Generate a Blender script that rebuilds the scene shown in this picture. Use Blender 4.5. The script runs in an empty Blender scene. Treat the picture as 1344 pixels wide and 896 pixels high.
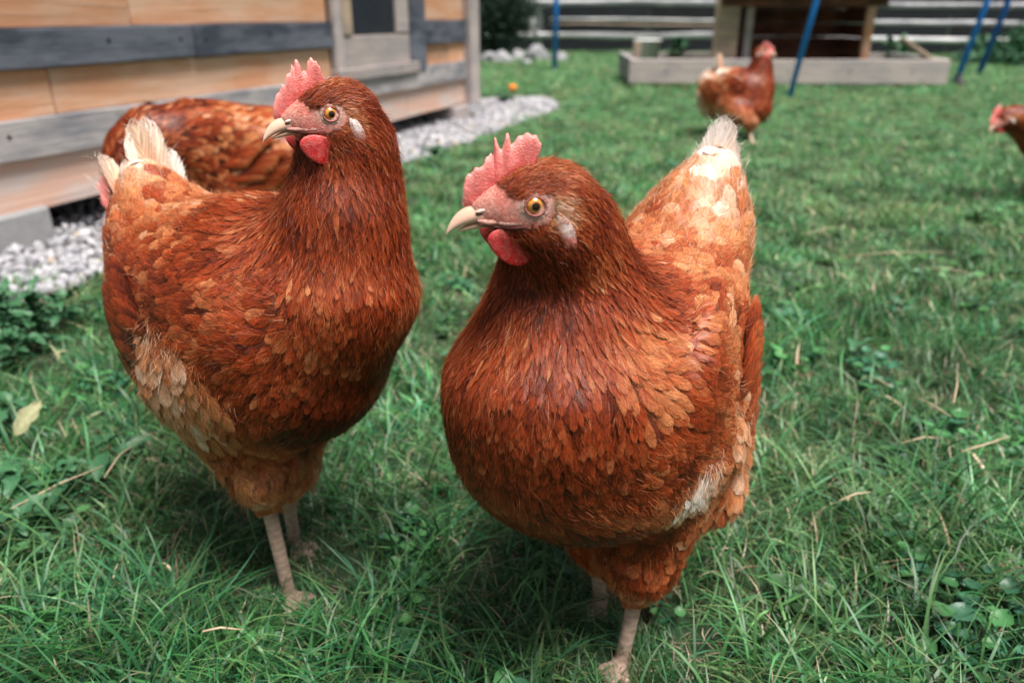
import bpy, bmesh, math, random
import numpy as np
from mathutils import Vector, Matrix

random.seed(7)
RNG = np.random.default_rng(7)
SC = bpy.context.scene
COL = SC.collection
R = math.radians

# ------------------------------------------------------------------ camera
CAM_H, PITCH, FPX = 0.48, R(23.3), 1000.0
cam_data = bpy.data.cameras.new("camera")
cam_data.sensor_width = 36.0
cam_data.lens = 36.0 * FPX / 1344.0
cam_data.clip_start = 0.02
cam_data.clip_end = 400.0
cam_data.dof.use_dof = True
cam_data.dof.focus_distance = 0.47
cam_data.dof.aperture_fstop = 6.0
cam = bpy.data.objects.new("camera", cam_data)
cam.location = (0, 0, CAM_H)
cam.rotation_euler = (R(90) - PITCH, 0, 0)
COL.objects.link(cam)
SC.camera = cam

# ------------------------------------------------------------------ light
SUN_EL, SUN_AZ = R(70), R(135)          # azimuth: from +Y towards +X
world = bpy.data.worlds.new("World")
SC.world = world
world.use_nodes = True
wn = world.node_tree.nodes
wl = world.node_tree.links
bg = wn["Background"]
sky = wn.new("ShaderNodeTexSky")
sky.sky_type = 'NISHITA'
sky.sun_disc = False
sky.sun_elevation = SUN_EL
sky.sun_rotation = SUN_AZ
sky.air_density = 1.6
sky.dust_density = 3.0
hsv = wn.new("ShaderNodeHueSaturation")
hsv.inputs['Saturation'].default_value = 0.22
wl.new(sky.outputs[0], hsv.inputs['Color'])
wl.new(hsv.outputs[0], bg.inputs['Color'])
bg.inputs['Strength'].default_value = 0.050
sun_data = bpy.data.lights.new("sun", 'SUN')
sun_data.energy = 4.7
sun_data.angle = R(30)
sun_data.color = (1.0, 0.95, 0.88)
sun = bpy.data.objects.new("sun", sun_data)
sd = Vector((math.cos(SUN_EL) * math.sin(SUN_AZ), math.cos(SUN_EL) * math.cos(SUN_AZ), math.sin(SUN_EL)))
sun.rotation_euler = sd.to_track_quat('Z', 'Y').to_euler()
sun.location = (3, 3, 6)
COL.objects.link(sun)
SC.view_settings.view_transform = 'Standard'
SC.view_settings.look = 'None'
SC.view_settings.exposure = 0.68
SC.view_settings.gamma = 1.0
SC.cycles.use_denoising = True
SC.cycles.max_bounces = 6
SC.cycles.transparent_max_bounces = 8

_F = np.array([0, math.cos(PITCH), -math.sin(PITCH)])
_U = np.array([0, math.sin(PITCH), math.cos(PITCH)])
def at(px, py, dep):
    """world point seen at photo pixel (px, py), dep metres along the camera axis"""
    return np.array([0, 0, CAM_H]) + dep * (_F + np.array([1., 0, 0]) * (px - 672) / FPX + _U * (448 - py) / FPX)

# ------------------------------------------------------------------ helpers
def link(o, parent=None):
    COL.objects.link(o)
    if parent is not None:
        o.parent = parent
    return o

def tag(o, label=None, cat=None, group=None, kind=None):
    if label: o['label'] = label
    if cat: o['category'] = cat
    if group: o['group'] = group
    if kind: o['kind'] = kind
    return o

def empty(name, loc, rz=0.0):
    o = bpy.data.objects.new(name, None)
    o.empty_display_size = 0.05
    o.location = loc
    o.rotation_euler = (0, 0, rz)
    return link(o)

def np_mesh(name, V, Fc, mat, smooth=True, cols=None, vecs=None):
    """V (n,3), Fc (m,k) array or list of arrays; cols/vecs: point attributes"""
    me = bpy.data.meshes.new(name)
    V = np.ascontiguousarray(V, dtype=np.float32)
    if not isinstance(Fc, list): Fc = [Fc]
    Fc = [np.asarray(f, dtype=np.int32) for f in Fc if len(f)]
    loops = np.concatenate([f.ravel() for f in Fc])
    tot = np.concatenate([np.full(len(f), f.shape[1], dtype=np.int32) for f in Fc])
    st = np.concatenate([[0], np.cumsum(tot)[:-1]]).astype(np.int32)
    me.vertices.add(len(V)); me.vertices.foreach_set('co', V.ravel())
    me.loops.add(len(loops)); me.loops.foreach_set('vertex_index', loops)
    me.polygons.add(len(tot)); me.polygons.foreach_set('loop_start', st)
    me.polygons.foreach_set('loop_total', tot)
    me.polygons.foreach_set('use_smooth', np.full(len(tot), smooth))
    for k, c in (cols or {}).items():
        a = me.attributes.new(k, 'FLOAT_COLOR', 'POINT')
        cc = np.ones((len(V), 4), dtype=np.float32); cc[:, :3] = c
        a.data.foreach_set('color', cc.ravel())
    for k, c in (vecs or {}).items():
        a = me.attributes.new(k, 'FLOAT_VECTOR', 'POINT')
        a.data.foreach_set('vector', np.ascontiguousarray(c, dtype=np.float32).ravel())
    me.update(); me.validate()
    if mat: me.materials.append(mat)
    return me

def obj(name, me, parent=None, loc=None, rot=None):
    o = bpy.data.objects.new(name, me)
    if loc is not None: o.location = loc
    if rot is not None: o.rotation_euler = rot
    return link(o, parent)

def bm_mesh(name, bm, mat, smooth=False):
    me = bpy.data.meshes.new(name)
    for f in bm.faces: f.smooth = smooth
    bm.to_mesh(me); bm.free()
    if mat: me.materials.append(mat)
    return me

def new_mat(name):
    m = bpy.data.materials.new(name); m.use_nodes = True
    nt = m.node_tree
    return m, nt.nodes, nt.links, nt.nodes['Principled BSDF']

def nz(n, l, scale, detail=3, vec=None, rough=.5, dist=0):
    t = n.new('ShaderNodeTexNoise'); t.inputs['Scale'].default_value = scale
    t.inputs['Detail'].default_value = detail; t.inputs['Roughness'].default_value = rough
    t.inputs['Distortion'].default_value = dist
    if vec is not None: l.new(vec, t.inputs['Vector'])
    return t

def ramp(n, l, fac, stops):
    r = n.new('ShaderNodeValToRGB')
    while len(r.color_ramp.elements) < len(stops): r.color_ramp.elements.new(.5)
    for e, (p, c) in zip(r.color_ramp.elements, stops):
        e.position = p; e.color = (*c, 1) if len(c) == 3 else c
    l.new(fac, r.inputs[0])
    return r

def math_n(n, l, op, a, b=None, c=None):
    m = n.new('ShaderNodeMath'); m.operation = op
    for i, v in enumerate((a, b, c)):
        if v is None: continue
        if isinstance(v, (int, float)): m.inputs[i].default_value = v
        else: l.new(v, m.inputs[i])
    return m.outputs[0]

def mixc(n, l, fac, a, b, mode='MIX'):
    m = n.new('ShaderNodeMix'); m.data_type = 'RGBA'; m.blend_type = mode
    for i, v in ((0, fac), (6, a), (7, b)):
        if isinstance(v, (int, float)): m.inputs[i].default_value = v
        elif isinstance(v, tuple): m.inputs[i].default_value = (*v, 1)
        else: l.new(v, m.inputs[i])
    return m.outputs[2]

def bump(n, l, h, strength, dist, bs):
    b = n.new('ShaderNodeBump'); b.inputs['Strength'].default_value = strength
    b.inputs['Distance'].default_value = dist
    l.new(h, b.inputs['Height']); l.new(b.outputs[0], bs.inputs['Normal'])
    return b

# ------------------------------------------------------------------ hen materials
def mat_feather():
    m, n, l, b = new_mat('feather')
    a = n.new('ShaderNodeAttribute'); a.attribute_name = 'col'
    f = n.new('ShaderNodeAttribute'); f.attribute_name = 'fuv'
    s = n.new('ShaderNodeSeparateXYZ'); l.new(f.outputs['Vector'], s.inputs[0])
    au = math_n(n, l, 'ABSOLUTE', s.outputs[0])
    # barbs run obliquely out from the shaft
    c1 = math_n(n, l, 'SUBTRACT', s.outputs[1], math_n(n, l, 'MULTIPLY', au, 0.35))
    cv = n.new('ShaderNodeCombineXYZ')
    l.new(math_n(n, l, 'MULTIPLY', c1, 30.0), cv.inputs[0])
    l.new(math_n(n, l, 'MULTIPLY', s.outputs[2], 97.0), cv.inputs[1])
    l.new(math_n(n, l, 'MULTIPLY', s.outputs[0], 1.2), cv.inputs[2])
    t = nz(n, l, 1.0, 2, cv.outputs[0])
    rp = ramp(n, l, t.outputs['Fac'], [(.34, (.42, .42, .42)), (.52, (.92, .92, .92)), (.68, (1.75, 1.75, 1.75))])
    shaft = math_n(n, l, 'LESS_THAN', au, .07)
    v = math_n(n, l, 'ADD', rp.outputs[0], math_n(n, l, 'MULTIPLY', shaft, .30))
    g = n.new('ShaderNodeTexCoord')
    big = nz(n, l, 900, 2, g.outputs['Object'])
    sg = n.new('ShaderNodeSeparateXYZ'); l.new(a.outputs['Color'], sg.inputs[0])
    pf = math_n(n, l, 'MULTIPLY', math_n(n, l, 'MINIMUM', sg.outputs[1], 1.0), .85)
    v = math_n(n, l, 'ADD', math_n(n, l, 'MULTIPLY', v, math_n(n, l, 'SUBTRACT', 1.0, pf)), pf)
    v2 = math_n(n, l, 'MULTIPLY', v, math_n(n, l, 'MULTIPLY_ADD', big.outputs['Fac'], 0.5, 0.75))
    vm = n.new('ShaderNodeVectorMath'); vm.operation = 'SCALE'
    l.new(a.outputs['Color'], vm.inputs[0]); l.new(v2, vm.inputs['Scale'])
    l.new(vm.outputs[0], b.inputs['Base Color'])
    b.inputs['Roughness'].default_value = 0.40
    b.inputs['Specular IOR Level'].default_value = 0.36
    bump(n, l, t.outputs['Fac'], 0.35, 0.0006, b)
    tr = n.new('ShaderNodeBsdfTranslucent'); l.new(vm.outputs[0], tr.inputs['Color'])
    mx = n.new('ShaderNodeMixShader'); mx.inputs[0].default_value = 0.14
    l.new(b.outputs[0], mx.inputs[1]); l.new(tr.outputs[0], mx.inputs[2])
    # split, ragged barbs near the rim of each feather
    edge = math_n(n, l, 'MAXIMUM', math_n(n, l, 'MULTIPLY_ADD', s.outputs[1], 3.8, -3.1),
                  math_n(n, l, 'MULTIPLY_ADD', au, 2.0, -1.32))
    cv2 = n.new('ShaderNodeCombineXYZ')
    l.new(math_n(n, l, 'MULTIPLY', c1, 42.0), cv2.inputs[0])
    l.new(math_n(n, l, 'MULTIPLY', s.outputs[2], 31.0), cv2.inputs[1])
    l.new(math_n(n, l, 'MULTIPLY', s.outputs[0], 7.0), cv2.inputs[2])
    t2 = nz(n, l, 1.0, 1, cv2.outputs[0])
    hole = math_n(n, l, 'GREATER_THAN', math_n(n, l, 'ADD', math_n(n, l, 'MULTIPLY', edge, 0.42), t2.outputs['Fac']), 0.74)
    tp = n.new('ShaderNodeBsdfTransparent')
    mx2 = n.new('ShaderNodeMixShader'); l.new(hole, mx2.inputs[0])
    l.new(mx.outputs[0], mx2.inputs[1]); l.new(tp.outputs[0], mx2.inputs[2])
    l.new(mx2.outputs[0], n['Material Output'].inputs[0])
    return m

def mat_vcol(name, rough=.5, spec=.4, scale=600, bs=.4, bd=.0006, sss=0.0):
    m, n, l, b = new_mat(name)
    a = n.new('ShaderNodeAttribute'); a.attribute_name = 'col'
    g = n.new('ShaderNodeTexCoord')
    t = nz(n, l, scale, 4, g.outputs['Object'], .6)
    v = math_n(n, l, 'MULTIPLY_ADD', t.outputs['Fac'], 0.7, 0.65)
    vm = n.new('ShaderNodeVectorMath'); vm.operation = 'SCALE'
    l.new(a.outputs['Color'], vm.inputs[0]); l.new(v, vm.inputs['Scale'])
    l.new(vm.outputs[0], b.inputs['Base Color'])
    b.inputs['Roughness'].default_value = rough
    b.inputs['Specular IOR Level'].default_value = spec
    if sss:
        b.inputs['Subsurface Weight'].default_value = sss
        b.inputs['Subsurface Scale'].default_value = 0.002
        b.inputs['Subsurface Radius'].default_value = (1, .4, .25)
    vo = n.new('ShaderNodeTexVoronoi'); vo.inputs['Scale'].default_value = scale * .9
    l.new(g.outputs['Object'], vo.inputs['Vector'])
    h = math_n(n, l, 'ADD', t.outputs['Fac'], math_n(n, l, 'MULTIPLY', vo.outputs['Distance'], .6))
    bump(n, l, h, bs, bd, b)
    return m

def mat_hen_skin():
    m, n, l, b = new_mat('hen_skin')
    a = n.new('ShaderNodeAttribute'); a.attribute_name = 'col'
    f = n.new('ShaderNodeAttribute'); f.attribute_name = 'face'
    g = n.new('ShaderNodeTexCoord')
    t = nz(n, l, 420, 5, g.outputs['Object'], .65, 1.5)
    t2 = nz(n, l, 180, 3, g.outputs['Object'], .6, .8)
    vo = n.new('ShaderNodeTexVoronoi'); vo.inputs['Scale'].default_value = 800; vo.feature = 'DISTANCE_TO_EDGE'
    wv = n.new('ShaderNodeVectorMath'); wv.operation = 'ADD'; sc = n.new('ShaderNodeVectorMath'); sc.operation = 'SCALE'; sc.inputs['Scale'].default_value = .004
    l.new(t.outputs['Color'], sc.inputs[0]); l.new(g.outputs['Object'], wv.inputs[0]); l.new(sc.outputs[0], wv.inputs[1]); l.new(wv.outputs[0], vo.inputs['Vector'])
    cr = ramp(n, l, vo.outputs['Distance'], [(.0, (0, 0, 0)), (.12, (1, 1, 1))])
    red = mixc(n, l, .60, a.outputs['Color'], (.66, .10, .08))
    pal = mixc(n, l, .50, a.outputs['Color'], (.97, .70, .62))
    rp = ramp(n, l, t.outputs['Fac'], [(.41, (0, 0, 0)), (.62, (1, 1, 1))])
    c = mixc(n, l, rp.outputs[0], red, pal)
    c = mixc(n, l, math_n(n, l, 'MULTIPLY_ADD', t2.outputs['Fac'], -.6, .75), c, a.outputs['Color'])
    c = mixc(n, l, cr.outputs[0], mixc(n, l, .35, c, (.40, .08, .06)), c)
    c = mixc(n, l, f.outputs['Fac'], a.outputs['Color'], c)
    l.new(c, b.inputs['Base Color'])
    b.inputs['Roughness'].default_value = .5; b.inputs['Specular IOR Level'].default_value = .4
    b.inputs['Subsurface Weight'].default_value = .25; b.inputs['Subsurface Scale'].default_value = .002
    b.inputs['Subsurface Radius'].default_value = (1, .4, .25)
    h = math_n(n, l, 'ADD', math_n(n, l, 'MULTIPLY', t.outputs['Fac'], 1.4), math_n(n, l, 'MULTIPLY', cr.outputs[0], .35))
    bump(n, l, h, .9, .0013, b)
    return m

def mat_comb():
    m, n, l, b = new_mat('comb_skin')
    a = n.new('ShaderNodeAttribute'); a.attribute_name = 'col'
    g = n.new('ShaderNodeTexCoord')
    vo = n.new('ShaderNodeTexVoronoi'); vo.inputs['Scale'].default_value = 1300
    l.new(g.outputs['Object'], vo.inputs['Vector'])
    t = nz(n, l, 260, 4, g.outputs['Object'], .65)
    pale = ramp(n, l, t.outputs['Fac'], [(.42, (0, 0, 0)), (.72, (1, 1, 1))])
    c = mixc(n, l, math_n(n, l, 'MULTIPLY', pale.outputs[0], .30), a.outputs['Color'], (.92, .46, .42))
    dark = math_n(n, l, 'MULTIPLY_ADD', vo.outputs['Distance'], .35, .84)
    vm = n.new('ShaderNodeVectorMath'); vm.operation = 'SCALE'
    l.new(c, vm.inputs[0]); l.new(dark, vm.inputs['Scale'])
    l.new(vm.outputs[0], b.inputs['Base Color'])
    b.inputs['Roughness'].default_value = .42
    b.inputs['Specular IOR Level'].default_value = .4
    b.inputs['Subsurface Weight'].default_value = .35
    b.inputs['Subsurface Scale'].default_value = .003
    b.inputs['Subsurface Radius'].default_value = (1, .25, .2)
    h = math_n(n, l, 'SUBTRACT', t.outputs['Fac'], math_n(n, l, 'MULTIPLY', vo.outputs['Distance'], -.7))
    bump(n, l, h, .7, .0007, b)
    return m

def mat_beak():
    m, n, l, b = new_mat('beak_horn')
    a = n.new('ShaderNodeAttribute'); a.attribute_name = 'col'
    g = n.new('ShaderNodeTexCoord')
    mp = n.new('ShaderNodeMapping'); mp.inputs['Scale'].default_value = (1, 3, 3)
    l.new(g.outputs['Object'], mp.inputs[0])
    t = nz(n, l, 220, 4, mp.outputs[0], .6)
    c = mixc(n, l, math_n(n, l, 'MULTIPLY', t.outputs['Fac'], .35), a.outputs['Color'], (.78, .62, .5))
    l.new(c, b.inputs['Base Color'])
    b.inputs['Roughness'].default_value = .35
    bump(n, l, t.outputs['Fac'], .25, .0006, b)
    return m

def mat_iris():
    m, n, l, b = new_mat('eye_iris')
    g = n.new('ShaderNodeTexCoord')
    s = n.new('ShaderNodeSeparateXYZ'); l.new(g.outputs['Object'], s.inputs[0])
    rr = math_n(n, l, 'SQRT', math_n(n, l, 'ADD', math_n(n, l, 'POWER', s.outputs[0], 2.0), math_n(n, l, 'POWER', s.outputs[2], 2.0)))
    q = math_n(n, l, 'DIVIDE', rr, .0056)
    t = nz(n, l, 900, 2, g.outputs['Object'])
    q2 = math_n(n, l, 'MULTIPLY_ADD', t.outputs['Fac'], .1, q)
    r = ramp(n, l, q2, [(.0, (.004, .003, .003)), (.42, (.004, .003, .003)), (.47, (.35, .12, .02)), (.62, (.72, .30, .05)),
                        (.84, (.60, .22, .03)), (.94, (.10, .02, .01)), (1.0, (.06, .02, .015))])
    r.color_ramp.interpolation = 'LINEAR'
    l.new(r.outputs[0], b.inputs['Base Color'])
    b.inputs['Roughness'].default_value = .08
    b.inputs['Coat Weight'].default_value = 1.0
    b.inputs['Coat Roughness'].default_value = .02
    return m

M = {}
M['feather'] = mat_feather()
M['body'] = mat_hen_skin()
M['comb'] = mat_comb()
M['beak'] = mat_beak()
M['iris'] = mat_iris()
M['lid'] = mat_vcol('eyelid_skin', .5, .4, 900, .5, .0004)

# ------------------------------------------------------------------ implicit body
def unit(v):
    v = np.asarray(v, float); return v / (np.linalg.norm(v) + 1e-12)

class SDF:
    def __init__(s): s.p = []
    def ell(s, c, r, k=.02, rot=None):
        s.p.append(('e', np.array(c, float), np.array(r, float), k, None if rot is None else np.array(rot, float)))
    def cone(s, a, b, r1, r2, k=.02):
        s.p.append(('c', np.array(a, float), np.array(b, float), k, (r1, r2)))
    def __call__(s, P):
        if len(P) > 3000:                 # slim limbs only matter near themselves
            thin = [t for t in s.p if t[0] == 'c' and max(t[4]) < .012]; fat = [t for t in s.p if not (t[0] == 'c' and max(t[4]) < .012)]
            d = s.ev(P, fat, None)
            for t in thin:
                lo = np.minimum(t[1], t[2]) - .035; hi = np.maximum(t[1], t[2]) + .035
                m = np.flatnonzero(((P > lo) & (P < hi)).all(1))
                if len(m): d[m] = s.ev(P[m], [t], d[m])
            return d
        return s.ev(P, s.p, None)
    @staticmethod
    def ev(P, prims, d):
        nrm = lambda a: np.sqrt(np.einsum('...i,...i->...', a, a))
        for t in prims:
            if t[0] == 'e':
                q = P - t[1]
                if t[4] is not None: q = q @ t[4]        # columns = axes
                k0 = nrm(q / t[2]) + 1e-9
                k1 = nrm(q / t[2] ** 2) + 1e-9
                e = k0 * (k0 - 1) / k1
            else:
                ab = t[2] - t[1]; q = P - t[1]
                h = np.clip(q @ ab / (ab @ ab), 0, 1)
                e = nrm(q - h[..., None] * ab) - (t[4][0] + (t[4][1] - t[4][0]) * h)
            if d is None: d = e; continue
            k = t[3]; h = np.maximum(k - np.abs(d - e), 0) / k
            d = np.minimum(d, e) - h * h * k * .25
        return d
    def grad(s, P, e=4e-4):
        d0 = s(P); g = np.empty(P.shape)
        for i in range(3):
            Q = P.copy(); Q[..., i] += e; g[..., i] = s(Q) - d0
        g /= np.linalg.norm(g, axis=-1, keepdims=True) + 1e-12
        return d0, g

def surface_nets(f, lo, hi, h):
    lo = np.array(lo, float); n = np.ceil((np.array(hi) - lo) / h).astype(int) + 1
    n = ((n + 3) // 4) * 4 + 1
    ax = [lo[i] + h * np.arange(n[i]) for i in range(3)]
    cx = [a[::4] for a in ax]
    CG = np.stack(np.meshgrid(*cx, indexing='ij'), -1)
    CV = f(CG.reshape(-1, 3)).reshape(CG.shape[:3])
    near = np.abs(CV) < 4 * h * 2.2
    # dilate into fine mask
    cells = np.zeros([c - 1 for c in CV.shape], bool)
    for a in (0, 1):
        for b in (0, 1):
            for c in (0, 1):
                cells |= near[a:a + cells.shape[0], b:b + cells.shape[1], c:c + cells.shape[2]]
    V = np.repeat(np.repeat(np.repeat(np.sign(CV[:-1, :-1, :-1]), 4, 0), 4, 1), 4, 2)
    V = np.pad(V, ((0, 1),) * 3, mode='edge').astype(float)
    m = np.repeat(np.repeat(np.repeat(cells, 4, 0), 4, 1), 4, 2)
    m = np.pad(m, ((0, 1),) * 3, mode='edge')
    idx = np.argwhere(m)
    V[m] = f(lo + idx * h)
    S = V < 0
    same = np.ones([s - 1 for s in V.shape], bool); first = S[:-1, :-1, :-1]
    acc = np.zeros(same.shape + (3,)); cnt = np.zeros(same.shape)
    cs = [(a, b, c) for a in (0, 1) for b in (0, 1) for c in (0, 1)]
    sx, sy, sz = same.shape
    sub = lambda A, o: A[o[0]:o[0] + sx, o[1]:o[1] + sy, o[2]:o[2] + sz]
    for o in cs: same &= sub(S, o) == first
    act = ~same
    ai = np.argwhere(act)
    acc = np.zeros((len(ai), 3)); cnt = np.zeros(len(ai))
    vals = {o: V[ai[:, 0] + o[0], ai[:, 1] + o[1], ai[:, 2] + o[2]] for o in cs}
    for o in cs:
        for d in range(3):
            if o[d] == 0:
                p = list(o); p[d] = 1; p = tuple(p)
                a, b = vals[o], vals[p]
                x = (a < 0) != (b < 0)
                t = np.where(x, a / np.where(x, a - b, 1), 0)
                pt = np.tile(np.array(o, float), (len(ai), 1)); pt[:, d] += t
                acc[x] += pt[x]; cnt[x] += 1
    verts = lo + (ai + acc / cnt[:, None]) * h
    vid = -np.ones(act.shape, int); vid[tuple(ai.T)] = np.arange(len(ai))
    quads = []
    for d in range(3):
        o1 = [0, 0, 0]; o1[d] = 1
        A = S[:V.shape[0] - o1[0], :V.shape[1] - o1[1], :V.shape[2] - o1[2]]
        B = S[o1[0]:, o1[1]:, o1[2]:]
        e = np.argwhere(A != B)
        u, w = (d + 1) % 3, (d + 2) % 3
        e = e[(e[:, u] > 0) & (e[:, w] > 0)]
        ok = (e[:, u] < act.shape[u]) & (e[:, w] < act.shape[w]); e = e[ok]
        def g(du, dw):
            q = e.copy(); q[:, u] -= du; q[:, w] -= dw
            return vid[q[:, 0], q[:, 1], q[:, 2]]
        Q = np.stack([g(1, 1), g(0, 1), g(0, 0), g(1, 0)], 1)
        flip = ~A[tuple(e.T)]
        Q[flip] = Q[flip][:, ::-1]
        quads.append(Q[(Q >= 0).all(1)])
    return verts, np.concatenate(quads)

# ------------------------------------------------------------------ plumage
PAL = np.array([(.055, .0065, .002), (.30, .042, .0085), (.55, .21, .082), (.76, .54, .40), (.80, .72, .67)])
PKEY = np.array([0, .3, .62, .85, 1.0])
def palette(p):
    p = np.clip(p, 0, 1)
    return np.stack([np.interp(p, PKEY, PAL[:, i]) for i in range(3)], -1)

def poisson(P, rad, order_seed=1):
    """dart throwing with a variable radius; P (n,3) candidates, rad (n)"""
    cell = float(rad.max()); grid = {}; keep = []
    C = np.floor(P / cell).astype(int)
    Pl = P.tolist(); rl = rad.tolist(); Cl = C.tolist()
    for i in range(len(Pl)):
        x, y, z = Pl[i]; r = rl[i]; r2 = r * r
        a, b, c = Cl[i]; ok = True
        for da in (-1, 0, 1):
            for db in (-1, 0, 1):
                for dc in (-1, 0, 1):
                    for (u, v, w, s2) in grid.get((a + da, b + db, c + dc), ()):
                        dd = (x - u) ** 2 + (y - v) ** 2 + (z - w) ** 2
                        if dd < (r2 if r2 < s2 else s2): ok = False; break
                    if not ok: break
                if not ok: break
            if not ok: break
        if ok:
            keep.append(i); grid.setdefault((a, b, c), []).append((x, y, z, r2))
    return np.array(keep)

def blade_template(nu, nv, kind):
    u = np.linspace(-1, 1, nu)
    v = 1 - (1 - np.linspace(0, 1, nv)) ** 1.5
    if kind == 'lance':
        w = np.interp(v, [0, .25, .6, .85, 1], [.45, .95, .8, .42, .04])
    elif kind == 'long':
        w = np.interp(v, [0, .1, .5, .8, .92, 1], [.25, .6, 1, .95, .7, .1])
    else:
        w = np.interp(v, [0, .3, .6, .8, .92, 1], [.4, .8, 1, .9, .62, .12])
    UU, VV = np.meshgrid(u, v, indexing='ij')
    Wd = np.tile(w, (nu, 1))
    q = []
    for i in range(nu - 1):
        for j in range(nv - 1):
            q.append((i * nv + j, (i + 1) * nv + j, (i + 1) * nv + j + 1, i * nv + j + 1))
    return UU.ravel(), VV.ravel(), Wd.ravel(), np.array(q)

def build_feathers(P, N, T, L, W, pale, f, nu=3, nv=5, kind='round', lift=.0022, base=-.0005, cup=.12, hug=None, tipv=.16, curl=None, jit=.0005):
    n = len(P)
    u, v, wd, Q = blade_template(nu, nv, kind)
    S = np.cross(N, T); S /= np.linalg.norm(S, axis=1, keepdims=True) + 1e-9
    roll = RNG.normal(0, .22, n)
    S = S * np.cos(roll)[:, None] + N * np.sin(roll)[:, None]
    X = P[:, None] + T[:, None] * (L[:, None] * v)[..., None] + S[:, None] * (W[:, None] * wd * u * .5)[..., None]
    tgt = base + (lift + RNG.random(n)[:, None] * jit * 2) * v[None] - cup * W[:, None] * .5 * (u[None] * wd) ** 2
    sh = X.shape
    hg = np.ones(n) if hug is None else hug
    for it in range(2):
        d, g = f.grad(X.reshape(-1, 3))
        d = d.reshape(sh[:2]); g = g.reshape(sh)
        X = X - g * ((d - tgt) * hg[:, None])[..., None]
    if curl is not None:
        X = X + N[:, None] * (curl[:, None] * v ** 2)[..., None]
    rnd = RNG.random(n)
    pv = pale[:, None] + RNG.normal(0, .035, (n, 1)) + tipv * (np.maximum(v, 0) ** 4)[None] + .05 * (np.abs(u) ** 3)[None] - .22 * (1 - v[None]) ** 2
    col = palette(pv) * (.88 + .24 * RNG.random((n, 1, 1)))
    # pale shaft line
    fuv = np.stack([np.tile(u, (n, 1)), np.tile(v, (n, 1)), np.tile(rnd[:, None], (1, len(u)))], -1)
    F = (Q[None] + (np.arange(n) * len(u))[:, None, None]).reshape(-1, 4)
    return X.reshape(-1, 3), F, col.reshape(-1, 3), fuv.reshape(-1, 3)

def strands(P, D, L, wid, col, seg=4, bend=.35, droop=None):
    """thin tapering barbs"""
    n = len(P); t = np.linspace(0, 1, seg)
    S = np.cross(D, RNG.normal(size=(n, 3))); S /= np.linalg.norm(S, axis=1, keepdims=True) + 1e-9
    B = RNG.normal(size=(n, 3)) * bend
    if droop is not None: B = B + droop
    ctr = P[:, None] + D[:, None] * (L[:, None] * t)[..., None] + B[:, None] * (L[:, None] * t ** 2)[..., None]
    w = wid * (1 - t * .85)
    X = np.concatenate([ctr - S[:, None] * w[None, :, None], ctr + S[:, None] * w[None, :, None]], 1)
    q = np.array([(i, i + 1, seg + i + 1, seg + i) for i in range(seg - 1)])
    F = (q[None] + (np.arange(n) * 2 * seg)[:, None, None]).reshape(-1, 4)
    C = np.repeat(col[:, None], 2 * seg, 1)
    fuv = np.zeros((n, 2 * seg, 3)); fuv[..., 2] = RNG.random((n, 1))
    return X.reshape(-1, 3), F, C.reshape(-1, 3), fuv.reshape(-1, 3)

def merge(parts):
    V, F, Cc, U = [], [], [], []; o = 0
    for v, f, c, u in parts:
        if not len(v): continue
        V.append(v); F.append(f + o); Cc.append(c); U.append(u); o += len(v)
    return np.concatenate(V), np.concatenate(F), np.concatenate(Cc), np.concatenate(U)

def lathe_rings(rings, cap=True):
    """rings: list of (m,3) arrays -> verts, quad faces"""
    m = len(rings[0]); V = np.concatenate(rings); Fq = []
    for i in range(len(rings) - 1):
        for j in range(m):
            k = (j + 1) % m
            Fq.append((i * m + j, i * m + k, (i + 1) * m + k, (i + 1) * m + j))
    return V, np.array(Fq)
def tube_me(name, pts, radii, mat, m=10, smooth=True, jit=0., col=None):
    pts = [np.array(p, float) for p in pts]; rings = []
    for i, p in enumerate(pts):
        d = unit(pts[min(i + 1, len(pts) - 1)] - pts[max(i - 1, 0)])
        u = unit(np.cross(d, (0.13, .97, .2) if abs(d[1]) < .9 else (1, 0, .1))); w = np.cross(d, u)
        r = radii[i] if hasattr(radii, '__len__') else radii
        rings.append(np.array([p + (u * math.cos(a) + w * math.sin(a)) * r * (1 + random.uniform(-jit, jit)) for a in np.linspace(0, 2 * math.pi, m, endpoint=False)]))
    V, Q = lathe_rings(rings)
    e0 = len(V); V = np.concatenate([V, [pts[0]], [pts[-1]]])
    T = [(e0, (j + 1) % m, j) for j in range(m)] + [(e0 + 1, (len(pts) - 1) * m + j, (len(pts) - 1) * m + (j + 1) % m) for j in range(m)]
    return np_mesh(name, V, [Q, np.array(T)], mat, smooth, None if col is None else {'col': np.tile(col, (len(V), 1)), 'face': np.ones((len(V), 3))})

def unit_rows(a): return a / (np.linalg.norm(a, axis=1, keepdims=True) + 1e-9)
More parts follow.
